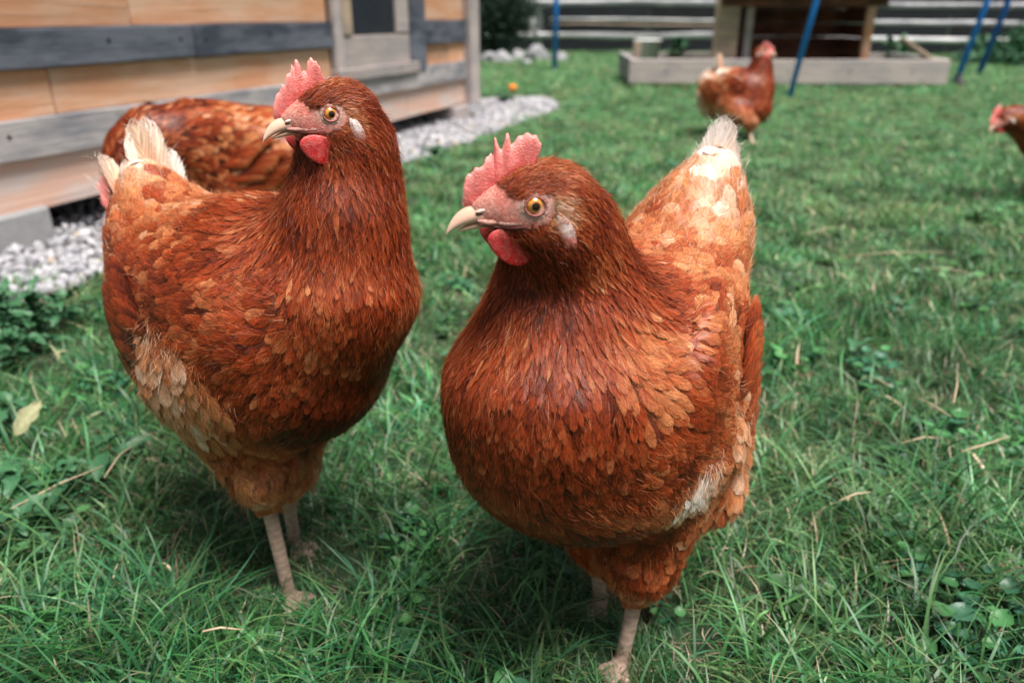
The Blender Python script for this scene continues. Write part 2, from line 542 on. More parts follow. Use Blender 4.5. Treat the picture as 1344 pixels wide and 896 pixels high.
# ------------------------------------------------------------------ the hens
COMB_A = [(0, .0375, .000), (.07, .0365, .008), (.13, .035, .0145), (.19, .031, .018), (.25, .0275, .0205), (.29, .026, .0195), (.34, .0235, .0235), (.40, .0205, .0265),
          (.45, .0185, .0255), (.475, .0180, .0310), (.50, .0172, .0355), (.525, .0152, .0300), (.555, .0138, .0275), (.575, .0125, .032), (.595, .0112, .0375), (.61, .0098, .037), (.63, .0088, .030),
          (.66, .0068, .0325), (.72, .0025, .0358), (.78, -.0015, .0365), (.84, -.0055, .0345), (.90, -.0080, .0300), (.95, -.0075, .0262), (1, -.006, .0225)]
COMB_B = [(0, .0375, -.001), (.07, .0365, .006), (.13, .034, .013), (.18, .0305, .017), (.22, .0275, .0215), (.26, .0255, .0215), (.32, .023, .029), (.36, .021, .028), (.42, .018, .034),
          (.46, .0165, .033), (.50, .0150, .0375), (.53, .0142, .0385), (.56, .0125, .034), (.60, .0115, .029), (.65, .0085, .0295), (.70, .006, .0360), (.74, .0045, .0385), (.78, .0025, .0368),
          (.84, .0005, .0350), (.89, -.0015, .0315), (.95, -.0025, .0265), (1, -.004, .0225)]
BASE = [(0, .033, -.004), (.25, .027, .003), (.5, .017, .0115), (.75, .006, .0165), (1, -.005, .0185)]

def comb_mesh(top, Hm, E0, hs, bend=.0015, th=.0050):
    ns, nh = 110, 10
    s = np.linspace(0, 1, ns); T = np.array(top); B = np.array(BASE)
    tx, tz = np.interp(s, T[:, 0], T[:, 1]), np.interp(s, T[:, 0], T[:, 2])
    bx, bz = np.interp(s, B[:, 0], B[:, 1]), np.interp(s, B[:, 0], B[:, 2])
    h = np.linspace(0, 1, nh)
    X = bx[:, None] + (tx - bx)[:, None] * h; Z = bz[:, None] + (tz - bz)[:, None] * h
    rag = .0006 * np.sin(s * 93)[:, None] * h ** 3
    Z = Z + rag
    wob = bend * np.sin(s * 9)[:, None] * h ** 2 + bend * .6 * np.sin(s * 23 + 1)[:, None] * h ** 3
    e = np.minimum(np.minimum(s, 1 - s) * 12, 1)[:, None]
    tk = th * (1 - .50 * h[None] ** 1.2) * np.sqrt(e) * np.sqrt(np.clip(1 - h[None] ** 8, 0.02, 1))
    sides = []
    for sg in (1, -1):
        sides.append(np.stack([X, wob + sg * tk * .5 * 1.0, Z], -1).reshape(-1, 3))
    V = np.concatenate(sides); n1 = ns * nh; q = []
    for i in range(ns - 1):
        for j in range(nh - 1):
            a = i * nh + j; b = a + nh
            q.append((a, b, b + 1, a + 1)); q.append((n1 + a, n1 + a + 1, n1 + b + 1, n1 + b))
        a = i * nh + nh - 1; b = a + nh
        q.append((a, b, n1 + b, n1 + a))
    for j in range(nh - 1):
        q.append((j, j + 1, n1 + j + 1, n1 + j)); a = (ns - 1) * nh + j; q.append((a + 1, a, n1 + a, n1 + a + 1))
    hh = np.tile(np.tile(h, ns), 2)[:, None]; ss = np.tile(np.repeat(s, nh), 2)[:, None]
    nse = (.5 + .5 * np.sin(ss * 31 + hh * 5))
    C = np.array([.68, .085, .075]) * (1 - hh) + np.array([.85, .27, .25]) * hh
    C = C * (1 - .22 * nse * (1 - hh)) + np.array([.1, .07, .06]) * np.clip(hh - .8, 0, 1) * 3
    V = E0 + (V * hs) @ Hm.T
    return V, np.array(q), C

def beak_mesh(Hm, E0, hs, upper=True):
    if upper:  # t, x, z, half width, half height
        K = [(.020, -.0045, .0078, .0075), (.026, -.0050, .0068, .0068), (.031, -.0058, .0058, .0063), (.036, -.0072, .0046, .0056),
             (.0405, -.0094, .0034, .0047), (.0440, -.0120, .0022, .0034), (.0464, -.0148, .0011, .0018), (.0473, -.0166, .0002, .0004)]
    else:
        K = [(.008, -.0108, .0078, .0032), (.016, -.0108, .0068, .0032), (.024, -.0110, .0054, .0029), (.031, -.0120, .0039, .0024), (.036, -.0132, .0026, .0018), (.0395, -.0144, .0014, .0011), (.0408, -.0149, .0003, .0003)]
    K = np.array(K); t = np.linspace(0, 1, 26); kt = np.linspace(0, 1, len(K))
    K = np.stack([np.interp(t, kt, K[:, i]) for i in range(4)], -1)
    # smooth
    for _ in range(2):
        K[1:-1] = (K[:-2] + 2 * K[1:-1] + K[2:]) / 4
    m = 24; a = np.linspace(0, 2 * np.pi, m, endpoint=False); rings = []; C = []
    for i, (x, z, w, h) in enumerate(K):
        y = np.cos(a) * w; s = np.sin(a)
        if upper:
            zz = z + np.where(s > 0, s * h, -h * .75 * np.abs(s) ** .7) 
            y = y * np.where(s > 0, 1 - .25 * s, 1)
        else:
            zz = z + np.where(s > 0, s * h * .6, s * h)
        rings.append(np.stack([np.full(m, x), y, zz], -1))
        ti = i / 25
        tip = np.array([.80, .58, .47]); mid = np.array([.74, .43, .31]); rt = np.array([.80, .44, .36])
        c0 = mid * (1 - max(0, ti - .6) / .4) + tip * max(0, ti - .6) / .4
        if ti < .3: c0 = rt * (1 - ti / .3) + c0 * ti / .3
        low = np.clip(-s, 0, 1)[:, None]
        C.append(c0 * (1 - .65 * low) + np.array([.85, .68, .60]) * .65 * low)
    V, Q = lathe_rings(rings)
    return E0 + (V * hs) @ Hm.T, Q, np.concatenate(C)

def ellipsoid_mesh(c, r, rot=None, nu=20, nv=14, deform=None):
    V, Q = [], []
    for i in range(nv + 1):
        ph = math.pi * i / nv
        for j in range(nu):
            th = 2 * math.pi * j / nu
            V.append((math.sin(ph) * math.cos(th), math.sin(ph) * math.sin(th), math.cos(ph)))
    V = np.array(V)
    if deform is not None: V = deform(V)
    V = V * r
    if rot is not None: V = V @ np.array(rot).T
    V = V + c
    for i in range(nv):
        for j in range(nu):
            k = (j + 1) % nu
            Q.append((i * nu + j, (i + 1) * nu + j, (i + 1) * nu + k, i * nu + k))
    return V, np.array(Q)

def hen_sdf(sp):
    th = sp['heading']; root = np.array([sp['root'][0], sp['root'][1], 0.])
    Rz = np.array([[math.cos(th), -math.sin(th), 0], [math.sin(th), math.cos(th), 0], [0, 0, 1.]])
    L_ = lambda p: (np.asarray(p, float) - root) @ Rz
    D_ = lambda d: np.asarray(d, float) @ Rz
    E0 = L_(sp['head']); hx = unit(D_(sp['head_dir'])); up = D_(sp.get('head_up', (0, 0, 1)))
    hy = unit(np.cross(up, hx)); hz = np.cross(hx, hy); Hm = np.stack([hx, hy, hz], 1)
    hs = sp.get('hs', 1.0)
    HP = lambda *p: E0 + Hm @ (np.array(p, float) * hs)
    bl = sp.get('bl', 1.0)
    f = SDF()
    P3 = lambda x, y, z: np.array([x * bl + sp.get('bx', 0), y * sp.get('bw', 1.) + sp.get('by', 0), z + sp.get('bz', 0)])
    ca, sa = math.cos(sp.get('pitch', R(10))), math.sin(sp.get('pitch', R(10)))
    rot = np.array([[ca, 0, -sa], [0, 1, 0], [sa, 0, ca]])
    f.ell(P3(-.015, 0, .215), (.125 * bl, .082, .086), .02, rot)
    f.ell(P3(.053, 0, .215), (.076, .077, .084), .045)
    f.ell(P3(.045, 0, .172), (.062, .062, .048), .035)
    for e in sp.get('extra', []): f.cone(L_(e[0]), L_(e[1]), e[2], e[3], e[4])
    # saddle and tail
    for a, b, r1, r2 in sp.get('tail', [((-.085, 0, .245), (-.145, 0, .300), .062, .040), ((-.145, 0, .300), (-.170, 0, .355), .036, .016)]):
        f.cone(P3(*a), P3(*b), r1, r2, .05)
    # abdominal fluff
    f.ell(P3(-.085, 0, .17) if 'abd' not in sp else P3(*sp['abd'][0]), (.058, .058, .062) if 'abd' not in sp else sp['abd'][1], .04)
    # neck
    nk = [L_(q[0]) for q in sp['neck']]; nr = [q[1] for q in sp['neck']]
    for i in range(len(nk) - 1):
        f.cone(nk[i], nk[i + 1], nr[i], nr[i + 1], .035 if i == 0 else .02)
    # head
    f.cone(nk[-1], HP(-.016, 0, -.004), nr[-1], .0175 * hs, .02)
    f.ell(HP(-.010, 0, .0005), np.array([.026, .0168, .0190]) * hs, .010, Hm)
    f.ell(HP(.013, 0, -.0035), np.array([.019, .0098, .0125]) * hs, .012, Hm)
    f.ell(HP(-.006, 0, -.011), np.array([.021, .0160, .0125]) * hs, .010, Hm)
    f.cone(HP(.028, 0, -.002), HP(.0, 0, .0165), .0042 * hs, .0030 * hs, .004)
    f.cone(HP(.008, 0, -.0125), HP(-.018, 0, -.026), .0068 * hs, .019 * hs, .012)
    for s in (1, -1):
        f.ell(HP(0, .0122 * s, .000), np.array([.0092, .0046, .0086]) * hs, .005, Hm)
    # wings
    wsp = sp.get('wing', dict(c=(-.030, .066, .235), r=(.100, .018, .052), p=R(12)))
    for s in (1, -1):
        cp, spn = math.cos(wsp['p']), math.sin(wsp['p'])
        r1 = np.array([[cp, 0, -spn], [0, 1, 0], [spn, 0, cp]])
        yw = R(wsp.get('yaw', 5)) * s
        r2 = np.array([[math.cos(yw), -math.sin(yw), 0], [math.sin(yw), math.cos(yw), 0], [0, 0, 1]])
        f.ell(P3(wsp['c'][0], wsp['c'][1] * s, wsp['c'][2]), wsp['r'], .010, r2 @ r1)
    # legs
    toes = []
    for lg in sp['legs']:
        hock, foot = L_(lg['hock']), L_(lg['foot'])
        hip = P3(-.01, .036 * lg['side'], .17)
        f.cone(hip, hock + np.array([0, 0, .030]), .056, .027, .03)
        f.cone(hock + np.array([0, 0, .03]), hock, .026, .0085, .012)
        f.cone(hock, foot + np.array([0, 0, .012]), .0062, .0056, .006)
        fy = lg.get('yaw', 0)
        for a, ln in ((0, .042), (34, .033), (-34, .033), (178, .018)):
            d = np.array([math.cos(R(a) + fy), math.sin(R(a) + fy), 0])
            p0 = foot + np.array([0, 0, .010]); p1 = foot + d * ln * .5 + np.array([0, 0, .010]); p2 = foot + d * ln + np.array([0, 0, .0045])
            f.cone(p0, p1, .0055, .0048, .004); f.cone(p1, p2, .0046, .0034, .003)
            toes.append((p2, d))
    return dict(th=th, root=root, L_=L_, D_=D_, E0=E0, Hm=Hm, hs=hs, HP=HP, bl=bl, f=f, P3=P3, nk=nk, nr=nr, wsp=wsp, toes=toes)

def make_hen(name, sp, label, res=.0026, fs=1.0, detail=True):
    """sp: posed description in world metres; fs: feather size / spacing multiplier"""
    B_ = hen_sdf(sp)
    th, root, L_, D_, E0, Hm, hs, HP, bl, f, P3, nk, nr, wsp, toes = (B_[k] for k in ('th', 'root', 'L_', 'D_', 'E0', 'Hm', 'hs', 'HP', 'bl', 'f', 'P3', 'nk', 'nr', 'wsp', 'toes'))
    emp = empty(name, tuple(root), th)
    tag(emp, label, 'hen', sp.get('group'))
    pts = [t[1] for t in f.p] + [t[2] for t in f.p if t[0] == 'c']
    lo = np.min(pts, 0) - .13; hi = np.max(pts, 0) + .13; lo[2] = -.008
    V, Q = surface_nets(f, lo, hi, res)
    for _ in range(2):
        d, g = f.grad(V); V = V - g * d[:, None]
    d, Nv = f.grad(V)
    hockz = max(L_(lg['hock'])[2] for lg in sp['legs'])
    # ---------------- guides: pos, dir, len, wid, spacing, pale, lance, fluff
    G = []
    def gd(p, d, L, W, s, pl, la=0, fl=0): G.append((np.asarray(p, float), unit(d), L, W, s, pl, la, fl))
    pb = sp.get('pale', {}); TB = P3(*sp.get('tail_base', (-.160, 0, .335))); AB = P3(*(sp['abd'][0] if 'abd' in sp else (-.085, 0, .17)))
    g_ = lambda k, v: pb.get(k, v)
    for s in (1, -1):
        gd(P3(.135, .0, .23), (-.25, .02 * s, -1), .018, .0062, .0037, g_('breast', .17), .0)
        gd(P3(.12, .05 * s, .21), (-.4, .25 * s, -1), .018, .0064, .0038, g_('breast', .17))
        gd(P3(.09, .08 * s, .21), (-.8, .1 * s, -1), .019, .0072, .0043, g_('breast', .2))
        gd(P3(.11, .03 * s, .155), (-1, .1 * s, -.6), .019, .0072, .0044, g_('belly', .14))
        gd(P3(.05, .06 * s, .14), (-1, 0, -.2), .021, .0088, .0052, g_('belly', .16))
        gd(P3(.03, .0, .12), (-1, 0, 0), .026, .013, .0085, g_('belly', .15))
        gd(P3(.05, .08 * s, .20), (-1, 0, -.6), .023, .0098, .0058, g_('flank', .24))
        gd(P3(.0, .075 * s, .165), (-1, 0, -.35), .025, .0115, .0066, g_('flank', .33))
        gd(P3(-.03, .06 * s, .15), (-1, 0, -.3), .026, .013, .0080, g_('flank', .36), 0, .3)
        gd(P3(.045, .04 * s, .285), (-1, .1 * s, -.25), .025, .0070, .0045, g_('cape', .27), .4)
        gd(P3(.05, .075 * s, .25), (-1, .1 * s, -.6), .022, .0090, .0054, g_('cape', .28), .3)
        gd(P3(-.02, .0, .30), (-1, 0, .05), .028, .0125, .0072, g_('back', .45))
        gd(P3(-.02, .05 * s, .285), (-1, 0, -.1), .028, .0125, .0072, g_('back', .42))
        gd(P3(.02, .10 * s, .25), (-1, 0, -.35), .024, .0110, .0065, g_('wing', .30))
        gd(P3(-.03, .10 * s, .25), (-1, 0, -.12), .030, .0140, .0074, g_('wing', .33))
        gd(P3(-.03, .10 * s, .21), (-1, 0, -.15), .032, .0145, .0076, g_('wing', .26))
        gd(P3(-.10, .09 * s, .24), (-1, 0, .05), .034, .0145, .0078, g_('wing', .30))
        gd(P3(-.10, .0, .30), (-.9, 0, .45), .030, .016, .0090, g_('saddle', .58), 0, .2)
        gd(P3(-.10, .05 * s, .285), (-1, 0, .25), .030, .016, .0090, g_('saddle', .56), 0, .2)
        gd(TB + (.025, .03 * s, .005), (-.5, 0, 1), .032, .016, .0090, g_('saddle', .62) + .06, 0, .3)
        gd(P3(-.14, .05 * s, .27), (-.7, 0, .5), .032, .016, .0095, g_('rump', .50), 0, .3)
        gd(TB + (.002, .012 * s, .038), (-.35, 0, 1), .036, .019, .0085, g_('tail', .95), 0, .3)
        gd(TB + (-.030, .012 * s, .010), (-.3, 0, 1), .032, .016, .0090, g_('under', .72), 0, .6)
        gd(TB + (-.03, .03 * s, -.045), (-.5, 0, .6), .030, .017, .0100, g_('under', .60), 0, .6)
        gd(AB + (-.055, .02 * s, .01), (-.8, 0, -.5), .030, .016, .0090, g_('fluff', .66), 0, 1)
        gd(AB + (-.035, .05 * s, .0), (-.7, 0, -.8), .030, .016, .0090, g_('fluff', .66), 0, 1)
        gd(AB + (-.015, .02 * s, -.055), (-.6, 0, -.6), .028, .016, .0090, g_('vent', .55), 0, .9)
        gd(P3(-.06, .065 * s, .15), (-.7, 0, -.9), .028, .016, .0090, g_('thigh', .45), 0, .6)
    for lg in sp['legs']:
        hk = L_(lg['hock']); s = lg['side']
        for a in range(0, 360, 90):
            o = np.array([math.cos(R(a)), math.sin(R(a)), 0])
            gd(hk + o * .04 + (0, 0, .035), (-.35, 0, -1), .022, .012, .0075, g_('thigh', .40), .2, .5)
            gd(hk + o * .02 + (0, 0, .008), (-.1, 0, -1), .014, .008, .0055, g_('hock', .5), .3, .8)
    for i in range(len(nk)):
        dn = unit(nk[max(i - 1, 0)] - nk[min(i + 1, len(nk) - 1)]) if len(nk) > 1 else np.array([0, 0, -1.])
        tt = i / (len(nk) - 1)
        for a in range(0, 360, 60):
            sd_ = unit(np.cross(dn, (0, 1, 0.1))); s2 = np.cross(dn, sd_)
            o = (sd_ * math.cos(R(a)) + s2 * math.sin(R(a))) * nr[i]
            gd(nk[i] + o, dn + o / nr[i] * .1, .024 - .007 * tt, .0046 - .0016 * tt, .0034 - .0009 * tt, g_('neck', .20) + .05 * (1 - tt), 1 if i else .15)
    for s in (1, -1):
        bk = lambda x, y, z: Hm @ np.array([x, y, z])
        gd(HP(.010, .004 * s, .017), bk(-1, .12 * s, .5), .0085, .0016, .0014, .22, 1)
        gd(HP(-.006, .008 * s, .019), bk(-1, .1 * s, .15), .010, .0019, .0016, .26, 1)
        gd(HP(-.02, .010 * s, .016), bk(-1, 0, -.35), .012, .0023, .0019, .24, 1)
        gd(HP(-.03, .012 * s, .005), bk(-.8, 0, -.8), .014, .0028, .0023, .22, 1)
        gd(HP(-.032, .014 * s, -.012), bk(-.5, 0, -1), .017, .0034, .0027, .22, 1)
        gd(HP(-.004, .014 * s, .012), bk(-1, 0, .1), .007, .0016, .0014, .2, 1)
        gd(HP(-.013, .016 * s, -.001), bk(-1, 0, -.35), .0080, .0018, .0012, .80, 1)
        gd(HP(-.012, .016 * s, -.009), bk(-1, 0, -.6), .006, .0015, .0013, .46, 1)
        gd(HP(-.021, .016 * s, .006), bk(-1, 0, -.6), .010, .0020, .0017, .22, 1)
        gd(HP(-.004, .014 * s, -.016), bk(-.9, 0, -.8), .0065, .0015, .0014, .16, 1)
        gd(HP(.006, .008 * s, -.022), bk(-.8, 0, -1), .007, .0015, .0016, .06, 1)
        gd(HP(-.015, .016 * s, -.026), bk(-.5, 0, -1), .013, .0028, .0024, .10, 1)
    camL = L_((0, 0, CAM_H))
    def hit(px, py):
        d = unit(L_(at(px, py, 1.)) - camL); t = np.linspace(.25, 4.2, 3000); fv = f(camL + t[:, None] * d); i = int(np.argmax(fv < .002)) or int(np.argmin(fv))
        return camL + d * t[i]
    for (p_, d_, L__, W__, s__, pl__, fl__) in sp.get('guides', []): gd(hit(*p_), D_(d_), L__, W__, s__, pl__, 0, fl__)
    GP = np.array([g[0] for g in G]); GD = np.array([g[1] for g in G]); GV = np.array([g[2:] for g in G])
    # each guide's reach: head guides are many and close, so weights are relative
    def guide(P):
        d2 = ((P[:, None] - GP[None]) ** 2).sum(-1)
        w = 1 / (d2 + 2e-5) ** 2.2; w /= w.sum(1, keepdims=True)
        return w @ GD, w @ GV
    def headc(P): return ((P - E0) @ Hm) / hs
    # ---------------- body surface colour
    gdir, gv = guide(V)
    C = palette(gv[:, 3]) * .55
    q = headc(V)
    ax_, az_ = q[:, 0], q[:, 2]
    def face_mask(q):
        x, y, z = q[:, 0], q[:, 1], q[:, 2]
        eye = ((x + .001) / .0098) ** 2 + ((z + .0012) / .0090) ** 2 < 1
        lore = (x > -.001) & (z < .0030 + np.maximum(x - .012, 0) * 1.2) & (z > -.0125 - .0 * x) & (x < .06) & (x + z * .2 > .000)
        front = (x > .0195 - z * .12)
        comb = (np.abs(y) < .0022) & (x > -.005) & (z > .005)
        near = (np.abs(x) < .07) & (np.abs(y) < .05) & (np.abs(z) < .05)
        return (eye | lore | front | comb) & near & (z > -.022)
    fm = face_mask(q)
    re = np.sqrt((q[:, 0] / .0085) ** 2 + (q[:, 2] / .0080) ** 2)
    fc = np.array([.92, .27, .20]) + (np.array([.97, .60, .50]) - np.array([.92, .27, .20])) * np.clip(1.7 - re, 0, 1)[:, None]
    cere = np.clip((q[:, 0] - .016) / .01, 0, 1)[:, None]
    fc = fc * (1 - cere) + np.array([.88, .38, .30]) * cere
    mot = (np.sin(q[:, 0] * 900 + 4 * np.sin(q[:, 2] * 700)) * np.sin(q[:, 2] * 1300 + 3 * np.sin(q[:, 0] * 500)))[:, None]
    under = np.clip((-q[:, 2] - .004) / .008, 0, 1)[:, None] * np.clip((q[:, 0] + .002) / .006, 0, 1)[:, None]
    fc = fc * (1 - .10 * mot) * (1 - under * np.array([.05, .25, .25])) + np.array([.03, -.015, -.012]) * mot
    fc = np.clip(fc, .02, .9)
    C[fm] = fc[fm]
    leg = np.zeros(len(V), bool)
    for lg in sp['legs']:
        hk, ft = L_(lg['hock']), L_(lg['foot'])
        near = np.linalg.norm((V - (hk + ft) / 2)[:, :2], axis=1) < .09
        leg |= near & (V[:, 2] < hk[2] + .001)
    bandz = .88 + .12 * np.sign(np.sin(V[:, 2:3] * 1500 + V[:, 0:1] * 300))
    C[leg] = (np.array([.82, .58, .46]) * bandz)[leg]
    C[leg & (V[:, 2] < .02)] *= .85
    if detail:
        ring = .00022 * np.sin(V[:, 2] * 1250 + V[:, 0] * 260) * (V[:, 2] > .015) + .0003 * np.sin(V[:, 0] * 900 + V[:, 1] * 500) * (V[:, 2] <= .015)
        V = V + Nv * (ring * leg)[:, None]
        C[leg] *= (1 - .22 * np.clip(np.sin(V[:, 0] * 400 + V[:, 2] * 300) * np.sin(V[:, 1] * 500 + V[:, 2] * 180), 0, 1))[leg][:, None]
        w = 0
        w = (np.sin(np.hypot(q[:, 0], q[:, 2]) * 2100 + 2.5 * np.sin(q[:, 0] * 500) + 2 * np.sin(q[:, 2] * 700)) * .00022 + np.sin(q[:, 2] * 1900 + 3 * np.sin(q[:, 0] * 300)) * .00012) * hs
        V = V + Nv * (w * fm)[:, None]
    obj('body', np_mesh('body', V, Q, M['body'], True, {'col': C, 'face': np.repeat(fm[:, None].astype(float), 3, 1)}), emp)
    # ---------------- candidates
    A = V[Q]; ar = .5 * np.linalg.norm(np.cross(A[:, 2] - A[:, 0], A[:, 3] - A[:, 1]), axis=1)
    ctr = A.mean(1); _, gvq = guide(ctr)
    fm2 = face_mask(headc(ctr)) | (ctr[:, 2] < hockz - .004)
    for lg in sp['legs']:
        hk = L_(lg['hock']); fm2 |= (np.linalg.norm((ctr - hk)[:, :2], axis=1) < .06) & (ctr[:, 2] < hk[2] - .002)
    spc = gvq[:, 2] * fs
    dens = ar / spc ** 2; dens[fm2] = 0
    ncand = int(dens.sum() * 7.0)
    pick = RNG.choice(len(Q), ncand, p=dens / dens.sum())
    a, b = RNG.random(ncand), RNG.random(ncand)
    Aq = A[pick]
    P = (Aq[:, 0] * ((1 - a) * (1 - b))[:, None] + Aq[:, 1] * (a * (1 - b))[:, None] + Aq[:, 2] * (a * b)[:, None] + Aq[:, 3] * ((1 - a) * b)[:, None])
    k = poisson(P, spc[pick]); P = P[k]
    d, N = f.grad(P); P = P - N * d[:, None]
    T, gvv = guide(P)
    T = T + RNG.normal(0, .15, T.shape)
    T -= N * (T * N).sum(1, keepdims=True); T /= np.linalg.norm(T, axis=1, keepdims=True) + 1e-9
    n = len(P)
    L = gvv[:, 0] * RNG.uniform(.75, 1.3, n) * fs; W = gvv[:, 1] * RNG.uniform(.9, 1.3, n) * fs
    pale = gvv[:, 3] + RNG.normal(0, g_('var', .06), n)
    clump = np.sin(P[:, 0] * 70 + 3 * np.sin(P[:, 2] * 50)) * np.sin(P[:, 1] * 60 + P[:, 2] * 45)
    pale += .10 * clump + .07 * np.sin(P[:, 0] * 160 + P[:, 1] * 90) * np.sin(P[:, 2] * 150 + 1)
    fleck = RNG.random(n) < g_('fleck', .05) * np.clip((gvv[:, 3] - .10) * 5, 0, 1) * np.where(P[:, 0] > .04, .4, 1)
    pale[fleck] += RNG.uniform(.12, .35, fleck.sum()) * (L[fleck] > .016)
    pale = np.where(fleck, np.minimum(pale, np.maximum(.66, gvv[:, 3] + .06)), pale)
    lance = gvv[:, 4] > .62; fl = gvv[:, 5]
    print(name, 'verts', len(V), 'feathers', n, 'lance', lance.sum())
    parts = []
    r = ~lance
    if r.any():
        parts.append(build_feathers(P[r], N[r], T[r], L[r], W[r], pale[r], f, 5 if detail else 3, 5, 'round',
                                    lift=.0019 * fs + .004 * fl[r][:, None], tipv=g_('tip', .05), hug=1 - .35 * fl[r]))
    r = lance
    if r.any():
        sm = np.clip(L[r] / .03, .25, 1)[:, None]
        parts.append(build_feathers(P[r], N[r], T[r], L[r], W[r], pale[r], f, 3, 5, 'lance', lift=.0020 * sm * fs, base=-.0004 * sm, tipv=g_('tipn', .09), jit=.0005))
    # fluff and stray barbs
    nf = int(len(P) * (3.2 if detail else .4))
    pk = RNG.choice(len(P), nf, p=(fl + .05) / (fl + .05).sum())
    Pf = P[pk] + RNG.normal(0, .004, (nf, 3)); dd, Nf = f.grad(Pf); Pf = Pf - Nf * (dd - .002)[:, None]
    Df = T[pk] + Nf * RNG.uniform(.1, .8, nf)[:, None] + RNG.normal(0, .25, (nf, 3)); Df /= np.linalg.norm(Df, axis=1, keepdims=True)
    flk = fl[pk]
    parts.append(strands(Pf, Df, (.005 + .008 * flk) * RNG.uniform(.5, 1.2, nf), .00009, palette(pale[pk] + .07), 4, .35, -Nf * .2))
    if detail:
        nb = 56000; pk = RNG.choice(len(P), nb, p=1 / np.maximum(spc[pick][k], .003) ** -.5 / (1 / np.maximum(spc[pick][k], .003) ** -.5).sum())
        Pf = P[pk] + RNG.normal(0, .0035, (nb, 3)); dd, Nf = f.grad(Pf); Pf = Pf - Nf * (dd - .0018)[:, None]
        okb = np.linalg.norm(Pf - P[pk], axis=1) < .012
        Df = unit_rows(T[pk] + Nf * .12 + RNG.normal(0, .16, (nb, 3)))
        okb &= ~face_mask(headc(Pf))
        parts.append(strands(Pf[okb], Df[okb], RNG.uniform(.35, 1.0, okb.sum()) * np.clip(L[pk][okb] * .55, .005, .014), .000085, palette(np.clip(pale[pk][okb] + RNG.uniform(-.18, .26, okb.sum()), 0, .85)), 3, .2, -Nf[okb] * .15))
    Vf, Ff, Cf, Uf = merge(parts)
    o = obj('plumage', np_mesh('plumage', Vf, Ff, M['feather'], True, {'col': Cf}, {'fuv': Uf}), emp)
    tag(o, kind='stuff')
    # ---------------- wing flight feathers
    for s in (1, -1):
        rows = sp.get('flight', [(-.030, .176, 8, .062, .0120, 0.28), (-.020, .196, 9, .058, .0130, .30), (-.008, .218, 9, .050, .0140, .34)])
        Pw, Tw, Lw, Ww, Cw, lf = [], [], [], [], [], []
        for ri, (x0, z0, cnt, ln, wd, pl) in enumerate(rows):
            for i in range(cnt):
                tt = i / (cnt - 1)
                Pw.append(P3(x0 - .050 * tt, .11 * s, z0 + .035 * tt + ri * .002)); Tw.append(unit([-1, 0, .10 + wsp.get('ft', .0) + .16 * tt]))
                Lw.append(ln * (1 - .25 * tt) * RNG.uniform(.93, 1.07)); Ww.append(wd); Cw.append(g_('wing', pl) - .05 + RNG.normal(0, .04)); lf.append(.0040 + ri * .0012 + .0008 * (cnt - i) / cnt)
        Pw, Tw = np.array(Pw), np.array(Tw); x_0 = Pw[:, 0].copy()
        for _ in range(6):
            dd, nn = f.grad(Pw); Pw = Pw - nn * dd[:, None]; Pw[:, 0] = x_0
        dd, nn = f.grad(Pw); Tw = unit_rows(Tw - nn * (Tw * nn).sum(1, keepdims=True))
        X, F_, C_, U_ = build_feathers(Pw, nn, Tw, np.array(Lw), np.array(Ww), np.array(Cw), f, 5, 12, 'long', lift=np.array(lf)[:, None], base=.0020, cup=.16, hug=np.full(len(Pw), .97), tipv=.10)
        for i in range(len(Pw)):
            k0, k1 = i * 60, (i + 1) * 60
            obj('wing_feather', np_mesh('wing_feather', X[k0:k1], F_[:44], M['feather'], True, {'col': C_[k0:k1]}, {'fuv': U_[k0:k1]}), emp)
    # ---------------- tail feathers
    tb = sp.get('tail_base', (-.160, 0, .335))
    for (tx, ty, tz, ln, wd, pl, az, el, rl) in sp.get('tail_feathers', []):
        p = P3(tb[0] + tx, tb[1] + ty, tb[2] + tz)
        t = np.array([-math.cos(R(el)) * math.cos(R(az)), math.sin(R(az)) * math.cos(R(el)), math.sin(R(el))])
        nn = np.cross(t, (0, 1, 0)); nn = unit(nn) * (1 if nn[0] < 0 else -1)
        sd2 = np.cross(nn, t); nn = nn * math.cos(R(rl)) + sd2 * math.sin(R(rl))
        X, F_, C_, U_ = build_feathers(p[None], nn[None], t[None], np.array([ln]), np.array([wd]), np.array([pl]), f, 7, 12, 'long', hug=np.array([0.]), curl=np.array([-.006]), tipv=.1, base=0, lift=0)
        obj('tail_feather', np_mesh('tail_feather', X, F_, M['feather'], True, {'col': C_}, {'fuv': U_}), emp)
        # loose barbs fringing the tip
        nb = 44 if detail else 12
        tb_ = RNG.uniform(.35, 1.0, nb); sg = RNG.choice([-1, 1], nb)
        Pb = p + t * (ln * tb_)[:, None]; Sb = np.cross(nn, t) * sg[:, None]
        Wb = wd * .42 * np.interp(tb_, [0, .5, .8, .92, 1], [.5, 1, .95, .7, .05])
        Pb = Pb + Sb * Wb[:, None]
        Db = unit(t) + Sb * .8 + RNG.normal(0, .16, (nb, 3)); Db /= np.linalg.norm(Db, axis=1, keepdims=True)
        xs = strands(Pb, Db, RNG.uniform(.004, .009, nb), .00013, palette(np.full(nb, pl + .1)), 4, .25)
        ob = obj('tail_barbs', np_mesh('tail_barbs', xs[0], xs[1], M['feather'], True, {'col': xs[2]}, {'fuv': xs[3]}), emp); tag(ob, kind='stuff')
    # ---------------- face
    v, qd, c = comb_mesh(sp.get('comb', COMB_A), Hm, E0, hs, sp.get('comb_bend', .0015))
    obj('comb', np_mesh('comb', v, qd, M['comb'], True, {'col': c}), emp)
    bk1 = beak_mesh(Hm, E0, hs, True); bk2 = beak_mesh(Hm, E0, hs, False)
    ob = obj('upper_beak', np_mesh('upper_beak', bk1[0], bk1[1], M['beak'], True, {'col': bk1[2]}), emp)
